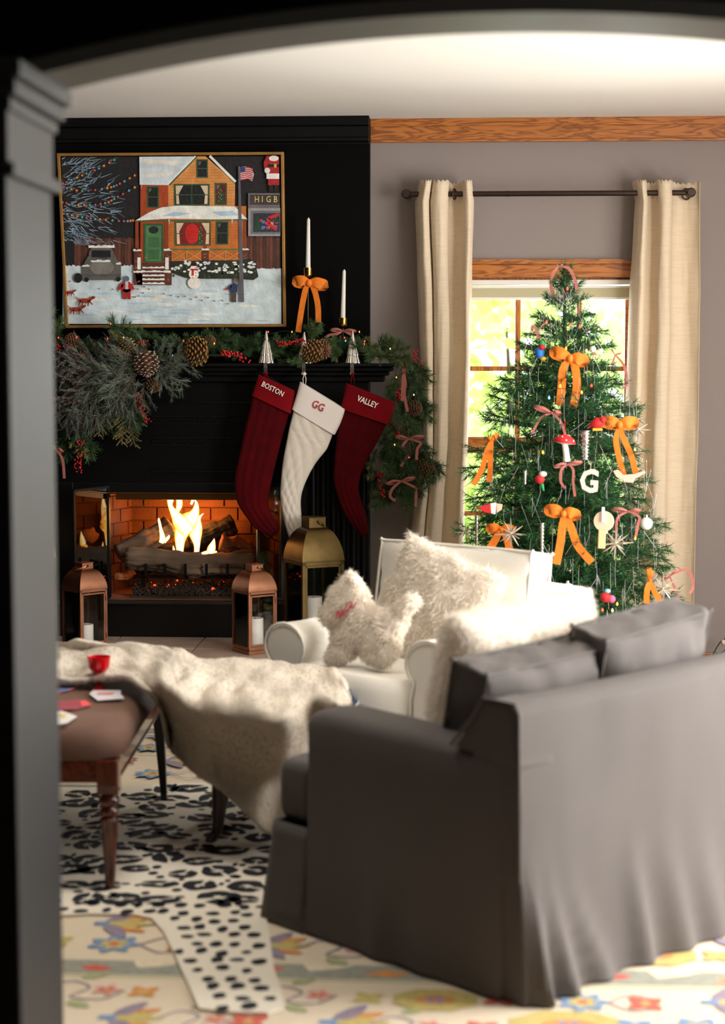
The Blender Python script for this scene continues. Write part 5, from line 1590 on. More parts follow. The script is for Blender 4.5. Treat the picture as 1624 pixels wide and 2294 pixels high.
# pinecones
def pinecone(label, px, py, L, r, ang, Y, tip=None, tilt=.2):
    p = P(px, py, Y); u = Y / FPX; L *= u; r *= u
    t = thing('pinecone', label, 'pinecone', p, group=None)
    a = R(ang); A = axes((math.cos(a), -tilt, math.sin(a)), (0, -1, 0)).to_3x3()
    CN = mat('pinecone_scale', (104, 70, 46), .8, var=(60, .4)); CT = mat(*(('gold_scale_tip', (196, 150, 74), .4, .5) if tip == 'gold' else (('frost_scale_tip', (166, 150, 136), .6) if tip == 'frost' else ('brown_scale_tip', (138, 96, 60), .7))))
    MB().tube([p - A @ Vector((L * .48, 0, 0)), p, p + A @ Vector((L * .4, 0, 0))], [r * .45, r * .6, r * .15], 10).build('core', CN, t, smooth=True)
    m = MB(); N_ = 95
    for k in range(N_):
        f = k / (N_ - 1); th = k * 2.39996
        x = lerp(-.5, .5, f) * L; rr_ = r * (math.sin(PI * min(1, (f * .82 + .2))) ** .7)
        c = Vector((x, math.cos(th) * rr_ * .6, math.sin(th) * rr_ * .6)); out = Vector((.35 + f * .4, math.cos(th), math.sin(th))).normalized()
        sd = Vector((0, -math.sin(th), math.cos(th))); w_ = r * .17 * (1.1 - f * .4); ln = rr_ * .55 + r * .08
        up = out.cross(sd)
        b = [c - sd * w_ * .5, c + sd * w_ * .5, c + out * ln + sd * w_, c + out * (ln * 1.15), c + out * ln - sd * w_]
        tk = up * r * .05
        vs = [p + A @ q_ for q_ in b] + [p + A @ (q_ + tk) for q_ in b]
        m.cur = 0; m.add(vs, [(0, 1, 2, 3, 4), (9, 8, 7, 6, 5), (0, 5, 6, 1), (4, 9, 5, 0), (1, 6, 7, 2)])
        m.cur = 1; m.add(vs, [(2, 7, 8, 3), (3, 8, 9, 4)])
        tp = p + A @ (c + out * ln * 1.02 + tk * .5); m.ball(tp, w_ * .5, 5, 3)
    m.build('scales', [CN, CT], t, kind='stuff')
pinecone('gold-tipped pinecone near the frosted spray, under the painting', 283, 777, 38, 19, -70, 8.07, 'gold', .4)
pinecone('brown pinecone lying on the frosted spray at left', 328, 815, 58, 24, -82, 8.02, 'frost')
pinecone('round gold-brown pinecone in the middle of the mantel', 440, 787, 50, 28, 185, 8.07, 'gold', .5)
pinecone('brown pinecone in front of the middle silver tree', 700, 786, 48, 22, 178, 8.05, 'gold', .2)
pinecone('small pinecone lying beside the larger one in front of the middle silver tree', 724, 782, 30, 19, 10, 8.08, None, .8)
pinecone('small dark pinecone at the far left of the mantel', 160, 762, 30, 14, 160, 8.1, None)
pinecone('brown pinecone peeping from the garland over the middle of the mantel', 470, 765, 26, 13, 30, 8.14, None)
pinecone('dark pinecone at the outer edge of the right drape', 955, 1045, 36, 17, -10, 8.15, None)
pinecone('brown pinecone half hidden in the right drape', 930, 915, 30, 15, -20, 8.17, None)
pinecone('small brown pinecone under the frosted spray', 345, 862, 34, 15, 10, 8.06, None)

# berries
BERRY = mat('red_berry', (176, 12, 18), .25, coat=.4)
bme = bpy.data.meshes.new('berry'); _b = MB().ball((0, 0, 0), .0052, 8, 6); bme.from_pydata(_b.v, [], _b.f); bme.materials.append(BERRY)
bme.polygons.foreach_set('use_smooth', [True] * len(bme.polygons))
def berries(label, path, wpx, n, Y, seed=1, sc=1.0):
    rr = random.Random(seed); t = thing('berry_pick', label, 'berries', P(path[0][0], path[0][1], Y), group=None)
    pp = smooth_path([(a, b, 0) for a, b in path], 6)
    MB().tube([P(q_.x, q_.y, Y + .006) for q_ in pp], .0015, 4).build('stem', TWIG, t)
    for k in range(n):
        q_ = pp[rr.randrange(len(pp))]
        piece('berry', bme, t, Matrix.Translation(P(q_.x + rr.uniform(-wpx, wpx), q_.y + rr.uniform(-wpx, wpx) * .8, Y - rr.uniform(0, .014))) @ Matrix.Scale(sc * rr.uniform(.8, 1.1), 4))
berries('red berry cluster at the left end of the mantel', [(125, 778), (165, 778)], 8, 30, 8.09, 1)
berries('small red berry cluster below the left end of the garland', [(172, 800), (182, 796)], 5, 10, 8.08, 2)
berries('small red berry cluster right of the gold-tipped pinecone', [(308, 772), (328, 768)], 6, 14, 8.1, 3)
berries('bright red berry cluster between the middle pinecone and the first silver tree', [(500, 790), (525, 795), (553, 806)], 7, 38, 8.06, 4, 1.1)
berries('red berry cluster left of the middle silver tree', [(625, 768), (650, 770), (678, 764)], 8, 40, 8.1, 5)
berries('red berries hanging from the frosted spray', [(308, 885), (316, 910), (333, 944)], 8, 42, 8.05, 6, .95)
berries('red berries hanging low at the far left', [(180, 988), (174, 1025), (176, 1056)], 8, 40, 8.08, 7, .9)
berries('dark red berries beside the left curtain', [(925, 790), (938, 815), (940, 835)], 8, 30, 8.2, 8)
berries('red berries in the upper part of the right drape', [(893, 875), (890, 892)], 6, 14, 8.12, 9, 1.25)
berries('red berries halfway down the right drape', [(880, 952), (886, 970), (897, 972)], 5, 14, 8.12, 10, 1.15)
berries('red berries at the bottom of the right drape', [(850, 1058), (855, 1090), (859, 1116)], 5, 24, 8.12, 11, 1.1)
# ribbons on the garland
def gb(label, cx, cy, loops, tails, Y=8.09):
    bow('ribbon_bow', label, cx, cy, Y, 30, PINKR, tails, loops, 'dusty pink ribbon bows on the garland', .18, 6.5)
gb('dusty pink ribbon bow halfway down the right drape', 915, 983, [(-27, -5), (34, -6)], [[(902, 1000), (912, 1020), (898, 1045)], [(942, 992), (935, 1006), (933, 1030)]])
gb('dusty pink ribbon bow at the bottom of the right drape', 899, 1078, [(-32, 4), (29, -8)], [[(880, 1094), (874, 1112), (886, 1122)], [(926, 1090), (932, 1100), (931, 1135)]])
gb('dusty pink ribbon hanging at the top corner of the right drape', 905, 826, [(-3, 8), (3, 8)], [[(900, 816), (890, 806)], [(902, 860), (901, 898)], [(908, 860), (905, 880), (913, 922)]])
gb('dusty pink ribbon hanging at the far left below the garland', 125, 1005, [(-8, -6), (16, 6)], [[(140, 1030), (144, 1072)]])
GLp = [(131, 757, 1), (172, 756, 1), (241, 759, 1), (277, 757, 2), (248, 726, 1), (411, 764, 1), (104, 793, 1), (386, 797, 3), (601, 744, 1), (654, 744, 0), (697, 800, 0), (712, 797, 2), (772, 757, 1), (774, 764, 3), (805, 744, 0), (817, 765, 1), (816, 771, 1), (874, 782, 2), (888, 846, 0), (927, 885, 2), (884, 997, 2), (916, 1025, 1), (480, 770, 0)]
bulbs('garland_lights', 'tiny red and warm lights scattered in the mantel garland', GLp, lambda a, b: 8.09, LC, .0025, wire=True)
# ------------------------------------------------------------------ soft goods helpers
def fur_on(mb, n, ln, wd, seed, name, mt, parent, lift=.35, curl=.4, down=(0, 0, -.5), kind='stuff', keep=None, clump=0.0):
    """short curved fibres over a (world space) MB surface"""
    r = np.random.RandomState(seed)
    V = np.array([tuple(q) for q in mb.v]); T = []
    for f in mb.f:
        for k in range(1, len(f) - 1): T.append((f[0], f[k], f[k + 1]))
    T = np.array(T); a, b, c = V[T[:, 0]], V[T[:, 1]], V[T[:, 2]]
    nr = np.cross(b - a, c - a); A = np.linalg.norm(nr, axis=1); nr /= A[:, None] + 1e-12
    idx = r.choice(len(T), n, p=A / A.sum())
    u, v = r.rand(n, 1), r.rand(n, 1); fl = (u + v) > 1; u = np.where(fl, 1 - u, u); v = np.where(fl, 1 - v, v)
    p = a[idx] + (b[idx] - a[idx]) * u + (c[idx] - a[idx]) * v; N = nr[idx]
    L = ln * r.uniform(.6, 1.2, (n, 1))
    fld = np.stack([np.sin(p[:, 2] * 60 + p[:, 0] * 30) + np.sin(p[:, 0] * 75), np.sin(p[:, 1] * 70 + p[:, 2] * 40), np.cos(p[:, 0] * 66 + p[:, 2] * 50)], 1) * clump
    d = N * (lift + r.rand(n, 1) * .4) + r.normal(0, .35, (n, 3)) + np.array(down) + fld
    d /= np.linalg.norm(d, axis=1)[:, None]
    d2 = d + np.array(down) * curl + r.normal(0, .3, (n, 3)) * curl; d2 /= np.linalg.norm(d2, axis=1)[:, None]
    sd = np.cross(d, r.normal(0, 1, (n, 3))); sd /= np.linalg.norm(sd, axis=1)[:, None] + 1e-9
    p1 = p + d * L * .55; p2 = p1 + d2 * L * .45
    W = wd
    vs = np.stack([p - sd * W * .5, p + sd * W * .5, p1 + sd * W * .4, p1 - sd * W * .4, p2], 1).reshape(-1, 3)
    i = np.arange(n) * 5
    F = [(x, x + 1, x + 2, x + 3) for x in i.tolist()] + [(x + 3, x + 2, x + 4) for x in i.tolist()]
    m = MB(); m.v = [tuple(q) for q in vs]; m.f = F; m.m = [0] * len(F)
    return m.build(name, mt, parent, kind=kind)
def xf(mb, M):
    mb.v = [tuple(M @ Vector(q)) for q in mb.v]; return mb
def cushion(w, h, t, nx=22, nz=20, pinch=.06, wr=.0, seed=0, sq=2.6):
    """standing cushion in local xz plane, thickness along y, closed"""
    m = MB(); vs = {}; L = []
    def pt(i, j, s):
        u = -1 + 2 * i / nx; v = -1 + 2 * j / nz
        e = (1 - abs(u) ** sq) * (1 - abs(v) ** sq); e = max(0, e) ** .45
        x = u * w / 2 * (1 - pinch * (1 - v * v)); z = v * h / 2 * (1 - pinch * (1 - u * u))
        y = s * t / 2 * e + wr * fbm(u * 2.2 + seed, v * 2.2, s) * (.3 + e)
        return (x, y, z)
    for s in (-1, 1):
        for j in range(nz + 1):
            for i in range(nx + 1):
                edge = i in (0, nx) or j in (0, nz)
                k = (i, j, 0 if edge else s)
                if k not in vs: vs[k] = len(L); L.append(pt(i, j, s))
        for j in range(nz):
            for i in range(nx):
                q = [vs[(a, b, 0 if (a in (0, nx) or b in (0, nz)) else s)] for a, b in ((i, j), (i + 1, j), (i + 1, j + 1), (i, j + 1))]
                if s > 0: q = q[::-1]
                m.f.append(tuple(q)); m.m.append(0)
    m.v = L
    return m
def loft(sec, n, closed=False):
    """sec(t)-> list of points; n+1 sections; capped"""
    m = MB(); S_ = [sec(i / n) for i in range(n + 1)]; K = len(S_[0]); vs = [p for s in S_ for p in s]
    fs = [(i * K + k, i * K + (k + 1) % K, (i + 1) * K + (k + 1) % K, (i + 1) * K + k) for i in range(n) for k in range(K)]
    fs.append(tuple(range(K - 1, -1, -1))); fs.append(tuple(n * K + k for k in range(K)))
    return m.add(vs, fs)
def boxcushion(w, h, t, crown=.03, wr=.01, seed=0, n=14):
    m = MB(); idx = {}
    nt_ = 6
    def vid(i, j, k):
        if (i, j, k) not in idx:
            u, v, q = -1 + 2 * i / n, -1 + 2 * j / n, -1 + 2 * k / nt_
            e = (1 - u * u) * (1 - v * v)
            x = u * w / 2 * (1 - .015 * (1 - v * v)) ; z = v * h / 2 * (1 - .02 * (1 - u * u))
            y = q * (t / 2 + crown * e ** .6) + wr * fbm(u * 2.5 + seed, v * 2.5, q) 
            idx[(i, j, k)] = len(m.v); m.v.append((x + wr * .7 * fbm(v * 3, q, seed), y, z + wr * fbm(u * 4 + seed, q, 2)))
        return idx[(i, j, k)]
    def f(*a): m.f.append(tuple(vid(*q) for q in a)); m.m.append(0)
    for i in range(n):
        for j in range(n):
            f((i, j, 0), (i + 1, j, 0), (i + 1, j + 1, 0), (i, j + 1, 0)); f((i, j + 1, nt_), (i + 1, j + 1, nt_), (i + 1, j, nt_), (i, j, nt_))
        for k in range(nt_):
            f((i, 0, k), (i, 0, k + 1), (i + 1, 0, k + 1), (i + 1, 0, k)); f((i, n, k), (i + 1, n, k), (i + 1, n, k + 1), (i, n, k + 1))
            f((0, i, k), (0, i + 1, k), (0, i + 1, k + 1), (0, i, k + 1)); f((n, i, k), (n, i, k + 1), (n, i + 1, k + 1), (n, i + 1, k))
    return m

WHITEF = mat('white_slipcover', (232, 226, 214), 0.85, sheen=.15, bump=(160, .12), var=(2.5, .03))
FURW = mat('white_fur', (240, 230, 216), 0.8, sheen=.3, var=(24, .07), transl=.25)
GREYF = mat('grey_slipcover', (82, 76, 73), 0.9, sheen=.1, bump=(220, .15), var=(3, .06))

# ------------------------------------------------------------------ white armchair
AC = Vector((-.143, 5.99, 0)); ATH = R(-36)
arm = thing('armchair', 'white slipcovered armchair with rolled arms standing before the tree', 'armchair', AC, ATH)
AM = WM[arm]
kw = dict(world=False, smooth=True)
MB().bx(-.30, .30, -.34, .36, .015, .33).build('seat_base', WHITEF, arm, bevel=.03, seg=4, **kw)
def armsec(s, y, flare=0):
    pts = [(.37 + flare, .012), (.352, .18), (.352, .44)]
    c = (.30, .535); r = .088
    for k in range(15):
        a = R(-50 + 280 * k / 14)
        pts.append((c[0] + r * math.cos(a), c[1] + r * .9 * math.sin(a)))
    pts += [(.232, .42), (.23, .2), (.23, .012)]
    return [Vector((s * x, y, z)) for x, z in pts]
for s in (-1, 1):
    m = loft(lambda t: armsec(s, lerp(-.375, .36, t)), 14)
    for i, v in enumerate(m.v):
        v = Vector(v); v += Vector((.004 * fbm(v.y * 6, v.z * 6, s), 0, .003 * fbm(v.x * 9, v.y * 5, 3)))
        m.v[i] = tuple(v)
    a_ = m.build('arm', WHITEF, arm, angle=50, bevel=.012, seg=3, **kw)
    sec = [p + Vector((0, -.004, 0)) for p in armsec(s, -.375)]
    MB().tube(sec[1:-1], .005, 6).build('piping', WHITEF, a_, **kw)
# back frame
def backsec(t):
    x = lerp(-.41, .41, t); e = .012 * (abs(t - .5) > .49)
    zt = .735 - .012 * (2 * t - 1) ** 2
    return [Vector((x, .25, .02)), Vector((x, .26, zt - .05)), Vector((x, .28, zt - .01)), Vector((x, .33, zt)), Vector((x, .39, zt - .01)), Vector((x, .42, zt - .05)), Vector((x, .44, .02))]
loft(backsec, 12).build('back_frame', WHITEF, arm, bevel=.02, seg=4, angle=40, **kw)
# seat cushion with curved front
def seatsec(t):
    v = lerp(-1, 1, t); out = []
    n = 40
    for k in range(n):
        th = 2 * PI * k / n; c, s_ = math.cos(th), math.sin(th)
        q = 3.2; rr = (abs(c) ** q + abs(s_) ** q) ** (-1 / q)
        x = c * rr * .236; y = s_ * rr * .36 - .06
        if y < -.36: pass
        sc = (1 - abs(v) ** 4 * .05)
        y2 = y * sc
        if s_ < 0: y2 -= .05 * (1 - c * c) ** 1.0 * .6; x *= 1 + .28 * max(0, min(1, (-y2 - .34) / .03))
        out.append(Vector((x * sc, y2, .395 + v * .072 + .022 * (1 - (x / .3) ** 2) * (v > 0) * max(0, v))))
    return out
loft(seatsec, 8).build('seat_cushion', WHITEF, arm, bevel=.008, seg=2, angle=70, **kw)
# loose back cushion with piping
m = boxcushion(.64, .42, .12, .05, .012, 3)
Mx = Matrix.Translation((.012, .175, .635)) @ Matrix.Rotation(R(-9), 4, 'X')
xf(m, Mx); bc = m.build('back_cushion', WHITEF, arm, bevel=.015, seg=3, angle=60, **kw)
pp = [Mx @ Vector((u * .32, -.06, v * .21)) for u, v in ((-1, -1), (-1, 0), (-.99, .93), (-.93, .99), (0, 1.0), (.93, .99), (.99, .93), (1, 0), (1, -1))]
MB().tube(smooth_path(pp, 5), .005, 6).build('piping', WHITEF, bc, **kw)
pp = [q + Matrix.Rotation(R(-9), 3, 'X') @ Vector((0, .12, 0)) for q in pp]
MB().tube(smooth_path(pp, 5), .005, 6).build('piping', WHITEF, bc, **kw)
# skirt folds at the front
m = MB()
m.grid(lambda u, v: (lerp(-.355, .355, u), -.358 - .02 * v * (1 + .5 * math.sin(u * 22)), lerp(.31, .012, v)), 40, 8)
m.build('skirt', WHITEF, arm, solid=.004, **kw)

def furpillow(name, label, center, rotz, tilt, roll, w, h, t, n, ln, seed, wd=.0016, group=None, pinch=.05, mt=None, down=(0, 0, -.5), sq=2.6, clump=.35):
    th = thing(name, label, 'cushion', center, group=group)
    m = cushion(w, h, t, pinch=pinch, wr=.012, seed=seed, sq=sq)
    xf(m, Matrix.Translation(center) @ Matrix.Rotation(rotz, 4, 'Z') @ Matrix.Rotation(tilt, 4, 'X') @ Matrix.Rotation(roll, 4, 'Y'))
    m.build('cushion_body', mt or FURW, th, smooth=True)
    fur_on(m, n, ln, wd, seed, 'fur', mt or FURW, th, down=down, clump=clump)
    return th
furpillow('fur_cushion', 'shaggy white fur cushion leaning on the white armchair back', Vector((-.118, 6.0, .635)), ATH, R(-16), R(16), .44, .43, .15, 26000, .03, 5)

# dog-shaped pillow
dogp = [(722, 1392), (716, 1374), (724, 1352), (742, 1330), (750, 1312), (764, 1294), (776, 1286), (790, 1284), (804, 1289), (814, 1304), (820, 1330), (828, 1352), (842, 1362), (862, 1364), (880, 1360),
        (896, 1348), (912, 1335), (926, 1334), (938, 1344), (936, 1356), (924, 1370), (912, 1385), (904, 1412), (896, 1440), (884, 1470), (872, 1490), (845, 1490), (815, 1478), (812, 1462), (814, 1456), (800, 1458), (788, 1470), (776, 1482), (732, 1480), (733, 1466), (746, 1430), (750, 1406), (738, 1402)]
def inflate(poly, Yf, step, thick):
    n = len(poly); A = np.array(poly, float)
    x0, y0 = A.min(0) - step; x1, y1 = A.max(0) + step
    xs = np.arange(x0, x1, step); ys = np.arange(y0, y1, step)
    X, Y_ = np.meshgrid(xs, ys); ins = np.zeros(X.shape, bool); D = np.full(X.shape, 1e9)
    for i in range(n):
        ax, ay = A[i]; bx_, by = A[(i + 1) % n]
        cond = ((ay > Y_) != (by > Y_)); xi = (bx_ - ax) * (Y_ - ay) / (by - ay + 1e-9) + ax
        ins ^= cond & (X < xi)
        t = np.clip(((X - ax) * (bx_ - ax) + (Y_ - ay) * (by - ay)) / ((bx_ - ax) ** 2 + (by - ay) ** 2), 0, 1)
        D = np.minimum(D, np.hypot(X - ax - t * (bx_ - ax), Y_ - ay - t * (by - ay)))
    m = MB(); idx = {}
    Tm = thick * (1 - np.exp(-D / 16.0)) ** .7
    def vid(i, j, s):
        e = not ins[i, j]; k = (i, j, 0 if e else s)
        if k not in idx:
            x, y = X[i, j], Y_[i, j]; Yd = Yf(x, y); p = P(x, y, Yd)
            if not e: p = p + Vector((0, s * Tm[i, j], 0))
            idx[k] = len(m.v); m.v.append(tuple(p))
        return idx[k]
    for i in range(X.shape[0] - 1):
        for j in range(X.shape[1] - 1):
            c = ins[i, j] + 0 + ins[i + 1, j] + ins[i, j + 1] + ins[i + 1, j + 1]
            if c < 2: continue
            for s in (-1, 1):
                q = (vid(i, j, s), vid(i + 1, j, s), vid(i + 1, j + 1, s), vid(i, j + 1, s))
                if len(set(q)) < 3: continue
                m.f.append(q if s < 0 else q[::-1]); m.m.append(0)
    return m
YD = lambda x, y: 5.80 - (x - 720) * .0009 - (1490 - y) * -.0006
dg = thing('dog_cushion', 'white shaggy dog-shaped cushion with a red stitched name, on the armchair', 'cushion', P(810, 1485, 5.8))
m = inflate(dogp, YD, 4.0, .055)
m.build('cushion_body', FURW, dg, smooth=True)
fur_on(m, 26000, .022, .0016, 9, 'fur', FURW, dg, clump=.5)
sc = [(752, 1384), (756, 1372), (762, 1386), (765, 1370), (770, 1374), (767, 1380), (773, 1374), (777, 1366), (780, 1370), (784, 1358), (788, 1352), (786, 1362), (792, 1358), (797, 1350)]
m = MB()
for off in (0, 1.5):
    m.tube(smooth_path([P(a + off, b - off, YD(a, b) - .066) for a, b in sc], 4), .0016, 5)
m.tube(smooth_path([P(a, b, YD(a, b) - .066) for a, b in ((752, 1388), (757, 1366), (766, 1376), (778, 1352), (789, 1349), (786, 1358))], 4), .0018, 5)
m.build('stitched_name', mat('rose_thread', (186, 70, 84), .8), dg, kind='stuff')

# ------------------------------------------------------------------ grey loveseat
LO = Vector((.124, 4.0, 0)); LTH = math.atan2(.73, .684)
LW = 1.22
lv = thing('loveseat', 'charcoal grey slipcovered loveseat seen from behind, in the foreground', 'loveseat', LO, LTH)
def foldf(x, z):
    # slipcover folds low on the back, radiating from the corners
    k = max(0, 1 - z / .30); s = 0
    for (c, w_, a) in ((.05, .022, .034), (.15, .035, .028), (.29, .04, .02), (.45, .035, .02), (.60, .05, .02), (.74, .06, .018), (.95, .06, .02)):
        xx_ = c - (z / .3) * (c - .02) * (.6 if c < .35 else .1)
        s += a * math.exp(-((x - xx_) / w_) ** 2)
    return k ** .8 * (s * 1.7 + .012)
def backsec2(t):
    x = lerp(0.0, LW, t); pts = []
    for z in (.012, .05, .1, .15, .2, .26, .34, .44, .55, .64, .685):
        y = -foldf(x, z) + .012 * (z / .7) - .006 * fbm(x * 3, z * 3)
        pts.append(Vector((x, y, z)))
    zt = .712 - .004 * math.sin(x * 5)
    pts += [Vector((x, .03, zt - .006)), Vector((x, .05, zt)), Vector((x, .105, zt - .002)), Vector((x, .135, zt - .02)), Vector((x, .155, .55)), Vector((x, .17, .3)), Vector((x, .17, .012))]
    return pts
loft(backsec2, 70).build('back', GREYF, lv, angle=60, bevel=.006, **kw)
def armsec2(t, x0, s):
    y = lerp(.05, .735, t); pts = []
    fl = lambda z: max(0, 1 - z / .33) * (.018 + .012 * math.exp(-((y - .3) / .05) ** 2) + .014 * math.exp(-((y - .46) / .04) ** 2)) + .004 * fbm(y * 5, z * 5, x0)
    zt = .598 - .012 * (1 - t) - .01 * max(0, t - .93) / .07
    for z in (.012, .08, .15, .22, .3, .4, .5, .56): pts.append(Vector((x0 + s * (-fl(z)), y, z)))
    pts += [Vector((x0 + s * .008, y, zt - .014)), Vector((x0 + s * .03, y, zt)), Vector((x0 + s * .09, y, zt + .004)), Vector((x0 + s * .145, y, zt)), Vector((x0 + s * .168, y, zt - .02)), Vector((x0 + s * .172, y, .45)), Vector((x0 + s * .172, y, .012))]
    return pts if s > 0 else pts[::-1]
loft(lambda t: armsec2(t, 0, 1), 40).build('arm', GREYF, lv, angle=60, bevel=.012, seg=3, **kw)
loft(lambda t: armsec2(t, LW, -1), 40).build('arm', GREYF, lv, angle=60, bevel=.012, seg=3, **kw)
# raised corner where arm meets back
for x0, s in ((0, 1), (LW, -1)):
    m = MB().prism([(x0 + s * -.002, 0.004, .56), (x0 + s * -.002, .215, .585), (x0 + s * -.002, .165, .635), (x0 + s * -.002, .14, .69), (x0 + s * -.002, .12, .708), (x0 + s * -.002, .03, .708)], (s * .12, 0, 0))
    m.build('wing', GREYF, lv, bevel=.008, seg=3, angle=50, **kw)
    MB().tube([(x0 + s * -.004, .0, .0 + .3), (x0 + s * -.004, .006, .69), (x0 + s * .0, .02, .71), (x0 + s * .0, .12, .712), (x0 - s * .002, .15, .66), (x0 - s * .002, .22, .588)], .0045, 6).build('piping', GREYF, lv, **kw)
MB().bx(.16, LW - .16, .1, .86, .012, .28).build('seat_base', GREYF, lv, bevel=.01, **kw)
m = MB()
def skirt(u, v):
    x = lerp(.0, LW, u); z = lerp(.285, .012, v)
    return (x + .02 * v * (-1 if u < .02 else 0), .862 + .035 * v * (1 + .35 * math.sin(u * 30)) , z)
m.grid(skirt, 60, 8); m.grid(lambda u, v: (0.0 - .02 * v, lerp(.73, .862 + .035 * v, u), lerp(.285, .012, v)), 8, 8, True)
m.build('front_skirt', GREYF, lv, solid=.004, **kw)
def seatc(t):
    v = lerp(-1, 1, t); out = []; n = 44; z0 = .363
    X0, X1 = .02, LW - .02
    pts = [(.18, .17), (.18, .735), (X0, .75), (X0, .87), (.1, .895), (LW / 2, .90), (LW - .1, .895), (X1, .87), (X1, .75), (LW - .18, .735), (LW - .18, .17)]
    k = 1 - .012 * abs(v) ** 3
    cx, cy = LW / 2, .53
    return [Vector((cx + (x - cx) * k, cy + (y - cy) * k, z0 + v * .08)) for x, y in pts]
loft(seatc, 6).build('seat_cushion', GREYF, lv, bevel=.022, seg=4, angle=60, **kw)
for i, (x, y, z, w_, h_, t_, ti, ro, lb) in enumerate(((.305, .275, .60, .43, .34, .19, 12, -2, None), (.72, .25, .635, .43, .38, .19, 14, -5, None))):
    m = boxcushion(w_, h_, t_ * .6, .055, .012, 20 + i)
    Mx = Matrix.Translation((x, y, z)) @ Matrix.Rotation(R(ti), 4, 'X') @ Matrix.Rotation(R(ro), 4, 'Y')
    xf(m, Mx); c_ = m.build('back_cushion', GREYF, lv, bevel=.03, seg=4, angle=60, **kw)
    for yy in (-t_ * .3, t_ * .3):
        pp = [Mx @ Vector((u * w_ * .497, yy, v * h_ * .497)) for u, v in ((-1, -.95), (-.99, 0), (-.99, .95), (-.95, .99), (0, .985), (.95, .99), (.99, .95), (.99, 0), (1, -.95))]
        MB().tube(smooth_path(pp, 5), .0045, 6).build('piping', GREYF, c_, **kw)
LM = WM[lv]
furpillow('fur_cushion', 'large white fur cushion on the grey loveseat, in front of its cushions', LM @ Vector((.47, .455, .655)), LTH, R(14), R(-3), .54, .43, .22, 24000, .016, 15, down=(0, 0, -.3), pinch=.03, sq=3.4, clump=.1)

# ------------------------------------------------------------------ bench
BVEL = mat('brown_velvet', (92, 62, 46), 0.8, sheen=.35, var=(5, .12), bump=(120, .1))
bn = thing('bench', 'long brown velvet bench with turned mahogany legs at the lower left', 'bench', (-.985, 5.33, 0), R(3))
kb = dict(world=False, smooth=True)
BX0, BX1, BY0, BY1 = -1.25, 0.0, -.53, .53
m = loft(lambda t: [Vector((lerp(BX0, BX1, (math.cos(a) * rr * .5 + .5)), lerp(BY0, BY1, (math.sin(a) * rr * .5 + .5)), 0)) for a, rr in [(2 * PI * k / 60, (abs(math.cos(2 * PI * k / 60)) ** 14 + abs(math.sin(2 * PI * k / 60)) ** 14) ** (-1 / 14)) for k in range(60)]], 6)
K = 60; prof = [(1.0, .385), (1.008, .40), (1.01, .425), (1.003, .45), (.985, .468), (.95, .477), (.4, .486)]
for i in range(7):
    sc_, z = prof[i]
    for k in range(K):
        v = m.v[i * K + k]; cx, cy = (BX0 + BX1) / 2, 0
        off = (1 - sc_) * .5
        dx, dy = v[0] - cx, v[1] - cy
        if sc_ > .9: nx_ = dx - math.copysign(min(abs(dx), (1 - sc_) * .6), dx) if sc_ < 1 else dx + math.copysign((sc_ - 1) * .6, dx); ny_ = dy - math.copysign(min(abs(dy), (1 - sc_) * .6), dy) if sc_ < 1 else dy + math.copysign((sc_ - 1) * .6, dy)
        else: nx_, ny_ = dx * sc_, dy * sc_
        m.v[i * K + k] = (cx + nx_, cy + ny_, z)
m.build('seat_pad', BVEL, bn, angle=50, **kb)
m = MB(); m.bx(BX0 + .01, BX1 - .01, BY0 + .01, BY1 - .01, .325, .386); m.build('apron', wood_mat('mahogany_rail', (104, 42, 24), (60, 22, 14), 'Y', 7, .2, .5), bn, bevel=.004, world=False)
MB().bx(BX0 + .006, BX1 - .006, BY0 + .006, BY1 - .006, .322, .33).build('bead_moulding', DARKWOOD, bn, bevel=.003, world=False)
legp = [(.012, 0), (.016, .012), (.014, .03), (.018, .10), (.024, .19), (.027, .215), (.018, .222), (.026, .232), (.026, .24), (.018, .25), (.03, .262), (.03, .272), (.02, .282), (.026, .29), (.03, .292)]
for (x, y) in ((BX1 - .035, BY0 + .035), (BX0 + .035, BY0 + .035)):
    l = MB().lathe(legp, (x, y, 0), 20).build('leg', DARKWOOD, bn, angle=50, **kb)
    MB().box((x, y, .338), (.06, .06, .096)).build('leg_block', DARKWOOD, l, bevel=.004, world=False)
for (x, y, d) in ((BX1 - .02, BY1 - .03, .02), (BX0 + .035, BY1 - .035, -.02)):
    MB().tube([(x + d, y, 0), (x + d * .6, y, .15), (x, y, .335)], [.013, .019, .026], 4, up=(1, 1, 0)).build('leg', BLACKWOOD, bn, bevel=.002, world=False)
# goblet
BT = .486
RGL = mat('ruby_glass', (206, 6, 22), .08, trans=.5, spec=.6)
g_ = G(222, 1543, BT)
gb_ = thing('goblet', 'small ruby red pressed glass goblet standing on the brown bench', 'goblet', g_)
k_ = dict(world=False, smooth=True)
MB().lathe([(.022, 0), (.0225, .002), (.008, .006), (.0055, .012)], n=24).build('foot', RGL, gb_, angle=50, **k_)
MB().lathe([(.0055, .012), (.0055, .02), (.0095, .025), (.0055, .03), (.006, .036), (.0095, .041), (.006, .046)], n=16).build('stem', RGL, gb_, **k_)
MB().lathe([(.006, .046), (.02, .052), (.031, .066), (.034, .082), (.0365, .1), (.0345, .1), (.032, .082), (.028, .068), (.004, .056)], n=16).build('bowl', RGL, gb_, angle=20, **k_)
